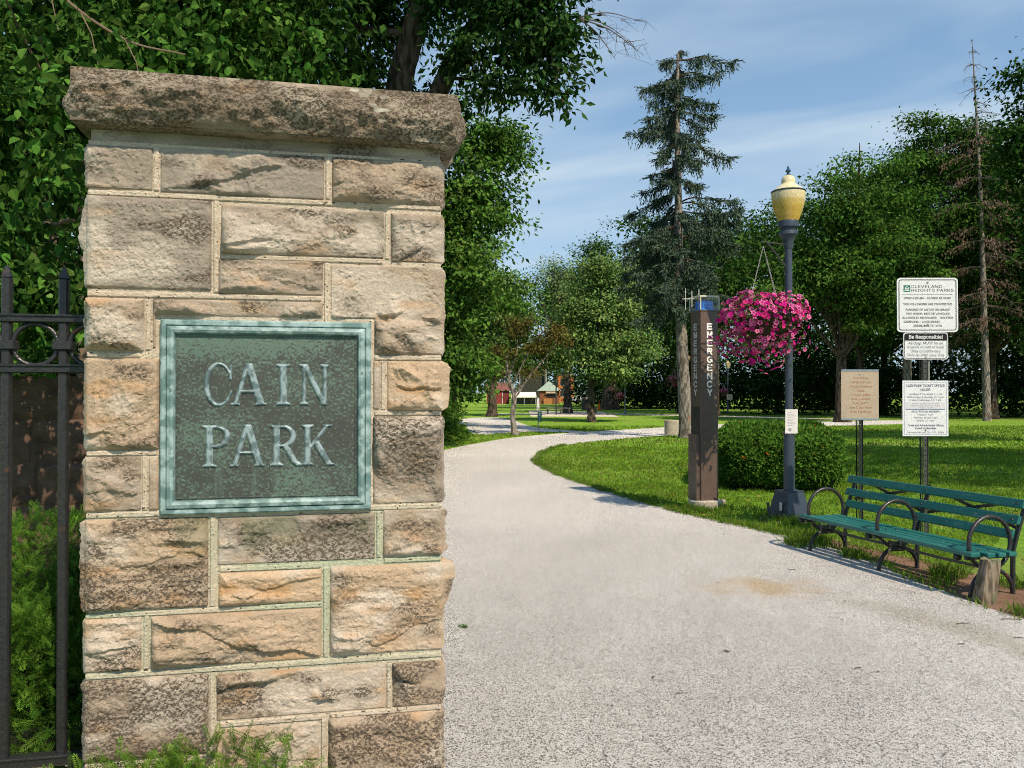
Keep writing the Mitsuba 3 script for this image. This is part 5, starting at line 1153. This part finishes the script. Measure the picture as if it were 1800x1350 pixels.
for (x, y, lab) in ((2.85, 58.5, 'left one of two backless grey benches on the far plaza'), (3.75, 58.3, 'right one of two backless grey benches on the far plaza'), (6.0, 62, 'dark green far bench in shade left of the round tree trunk')):
    k = thing('far_bench', lab, 'bench'); c = (.33, .30, .28) if x < 5 else (.05, .12, .10)
    for j in range(3): put(k + '__seat_slat', bx(x - .42, x + .42, y + .15 * j, y + .13 + .15 * j, .42, .46, .01), 'matte', col=c)
    for sx in (-.30, .30): put(k + '__leg', bx(x + sx - .05, x + sx + .05, y + .02, y + .40, 0, .418, .01), 'matte', col=(.12, .11, .11))
for (x, y, h, lab) in ((3.05, 57, 2.1, 'thin dark pole left on the far plaza'), (4.5, 66, 2.7, 'dark pole right on the far plaza carrying a blue sign')):
    k = thing('pole', lab, 'pole'); put(k + '__shaft', tube([(x, y, 0), (x, y, h)], .045, 8), 'paint', col=(.04, .05, .06)); v, f = lathe([(.05, h), (.11, h + .03), (.13, h + .2), (.05, h + .34), (0, h + .36)], 10, (x, y, 0)); put(k + '__head', (v, f), 'paint', col=(.10, .12, .16) if h < 2.5 else (.45, .45, .40))
k = thing('blue_sign', 'small blue and white sign on the right far pole', 'sign'); put(k + '__panel', bx(4.36, 4.66, 65.90, 65.92, 1.35, 1.75), 'matte', col=(.04, .10, .30)); put(k + '__lower_panel', bx(4.38, 4.64, 65.90, 65.92, .80, 1.32), 'matte', col=(.6, .62, .65))
k = thing('litter_bin', 'black litter bin on the far lawn', 'bin'); v, f = lathe([(.33, 0), (.36, .1), (.36, .95), (.28, 1.08), (0, 1.12)], 16, (6.6, 74, 0)); put(k + '__body', (v, f), 'paint', col=(.02, .02, .022))
k = thing('traffic_cone', 'orange traffic cone on the lawn behind the round tree', 'traffic cone'); v, f = lathe([(.13, .04), (.03, .72), (.02, .74), (0, .75)], 12, (7.6, 72, 0)); put(k + '__cone', (v, f), 'matte', col=(.62, .14, .02)); put(k + '__base', bx(7.4, 7.8, 71.8, 72.2, 0, .04), 'matte', col=(.62, .14, .02))


def windows(k, x0, x1, n, y, z0, z1, col=(.55, .55, .52)):
    for i in range(n):
        a = x0 + (x1 - x0) * i / n; b = a + (x1 - x0) / n * .7
        w_ = put(k + '__window', bx(a, b, y - .04, y, z0, z1), 'paint', col=(.03, .035, .04)); put(w_ + '__frame', bx(a - .06, b + .06, y - .07, y - .042, z0 - .08, z0 - .005), 'matte', col=col)
def gable(x0, x1, y0, y1, z0, zr, o=.25):
    V = np.array([(x0 - o, y0 - o, z0), (x1 + o, y0 - o, z0), (x1 + o, y1 + o, z0), (x0 - o, y1 + o, z0), (x0 - o, (y0 + y1) / 2, zr), (x1 + o, (y0 + y1) / 2, zr)]); return V, np.array([[0, 1, 5, 5], [0, 5, 4, 4], [2, 3, 4, 4], [2, 4, 5, 5], [0, 4, 3, 3], [1, 2, 5, 5], [0, 3, 2, 1]])
def hip(x0, x1, y0, y1, z0, zr, o=.3):
    V = np.array([(x0 - o, y0 - o, z0), (x1 + o, y0 - o, z0), (x1 + o, y1 + o, z0), (x0 - o, y1 + o, z0), ((x0 + x1) / 2, (y0 + y1) / 2, zr)]); return V, np.array([[0, 1, 4], [1, 2, 4], [2, 3, 4], [3, 0, 4], [0, 2, 1], [0, 3, 2]])
k = thing('red_cottage', 'small red cottage with white trim beyond the lawn', 'building')
put(k + '__wall', bx(-3.4, -.4, 112, 116, 0, 1.75), 'matte', col=(.17, .042, .04)); put(k + '__roof', gable(-3.4, -.4, 112, 116, 1.76, 2.9), 'matte', col=(.20, .085, .075)); windows(k, -3.2, -2.5, 1, 112, .7, 1.5)
for x in (-2.35, -1.35): put(k + '__trim', bx(x, x + .10, 111.95, 111.995, 0, 1.7), 'matte', col=(.65, .65, .62))
put(k + '__door', bx(-2.2, -1.4, 111.96, 111.99, 0, 1.6), 'matte', col=(.26, .05, .05))
k = thing('white_marquee', 'cream marquee canopy between the red cottage and the green roof', 'tent')
V = np.array([(-.1, 108, 1.0), (3.2, 108, 1.0), (3.2, 111.5, 1.62), (-.1, 111.5, 1.62), (-.1, 108, .86), (3.2, 108, .86)]); put(k + '__canopy', (V, np.array([[0, 1, 2, 3], [4, 5, 1, 0]])), 'matte', col=(.72, .67, .56))
for x in (0, 1.6, 3.1): put(k + '__pole', tube([(x, 108.1, 0), (x, 108.1, .95)], .05, 6), 'matte', col=(.4, .4, .4))
put(k + '__back_cloth', bx(-.1, 3.2, 111.5, 111.55, 0, 1.58), 'matte', col=(.20, .20, .21))
k = thing('green_roofed_kiosk', 'brown kiosk under a pale green hipped roof', 'building')
put(k + '__wall', bx(3.7, 6.3, 110, 113, 0, 1.75), 'matte', col=(.22, .10, .05)); put(k + '__roof', hip(3.7, 6.3, 110, 113, 1.76, 3.1), 'matte', col=(.30, .40, .33)); put(k + '__counter', bx(4.2, 5.3, 109.6, 109.98, 0, .75), 'matte', col=(.42, .19, .07)); put(k + '__hatch', bx(4.6, 5.8, 109.95, 109.99, .85, 1.5), 'paint', col=(.03, .03, .03)); put(k + '__valance', bx(4.5, 5.9, 109.6, 109.66, 1.45, 1.66), 'matte', col=(.6, .48, .33))
k = thing('orange_building', 'orange brick building behind the green-roofed kiosk', 'building')
put(k + '__wall', bx(7.2, 9.6, 128, 133, 0, 4.2), 'matte', col=(.47, .17, .06)); put(k + '__roof', bx(7.1, 9.7, 127.9, 133.1, 4.2, 4.4), 'matte', col=(.15, .12, .11)); windows(k, 7.5, 9.4, 2, 128, 1.0, 2.2); windows(k, 7.5, 9.4, 2, 128, 2.7, 3.7)
k = thing('pavilion', 'long pale flat pavilion roof glimpsed between the trees', 'building')
put(k + '__roof', bx(.8, 5.2, 118, 124, 5.6, 5.95, .05), 'matte', col=(.62, .60, .58)); put(k + '__wall', bx(1.0, 5.0, 119, 123.8, 0, 5.6), 'matte', col=(.045, .05, .04))
for x in (1.1, 4.9): put(k + '__column', bx(x - .1, x + .1, 118.2, 118.4, 0, 5.6), 'matte', col=(.3, .29, .28))
for (x, y, col, lab) in ((10.6, 118, (.45, .47, .50), 'silver car parked far beyond the kiosk'), (13.0, 112, (.05, .055, .07), 'dark car parked far beyond the round tree')):
    k = thing('parked_car', lab, 'car'); sec = Polygon([(-2.1, .3), (2.1, .3), (2.15, .75), (1.3, .9), (.7, 1.4), (-.9, 1.42), (-1.5, .95), (-2.1, .85)]).buffer(-.05).buffer(.05)
    v, f = extrude(sec, 1.7); put(k + '__body', (v + [x, y, 0], f), 'paint', col=col)
    for dx in (-1.3, 1.3):
        v, f = lathe([(.33, -.1), (.33, .1), (.2, .11), (0, .11)], 12); put(k + '__wheel', (np.stack([v[:, 0], -v[:, 2], v[:, 1]], 1) + [x + dx, y - 1.66, .33], f), 'matte', col=(.02, .02, .02))
    v, f = extrude(Polygon([(.6, .92), (.45, 1.33), (-.8, 1.34), (-1.1, .95)]), .02); put(k + '__window', (v + [x, y - 1.70, 0], f), 'paint', col=(.03, .04, .05))
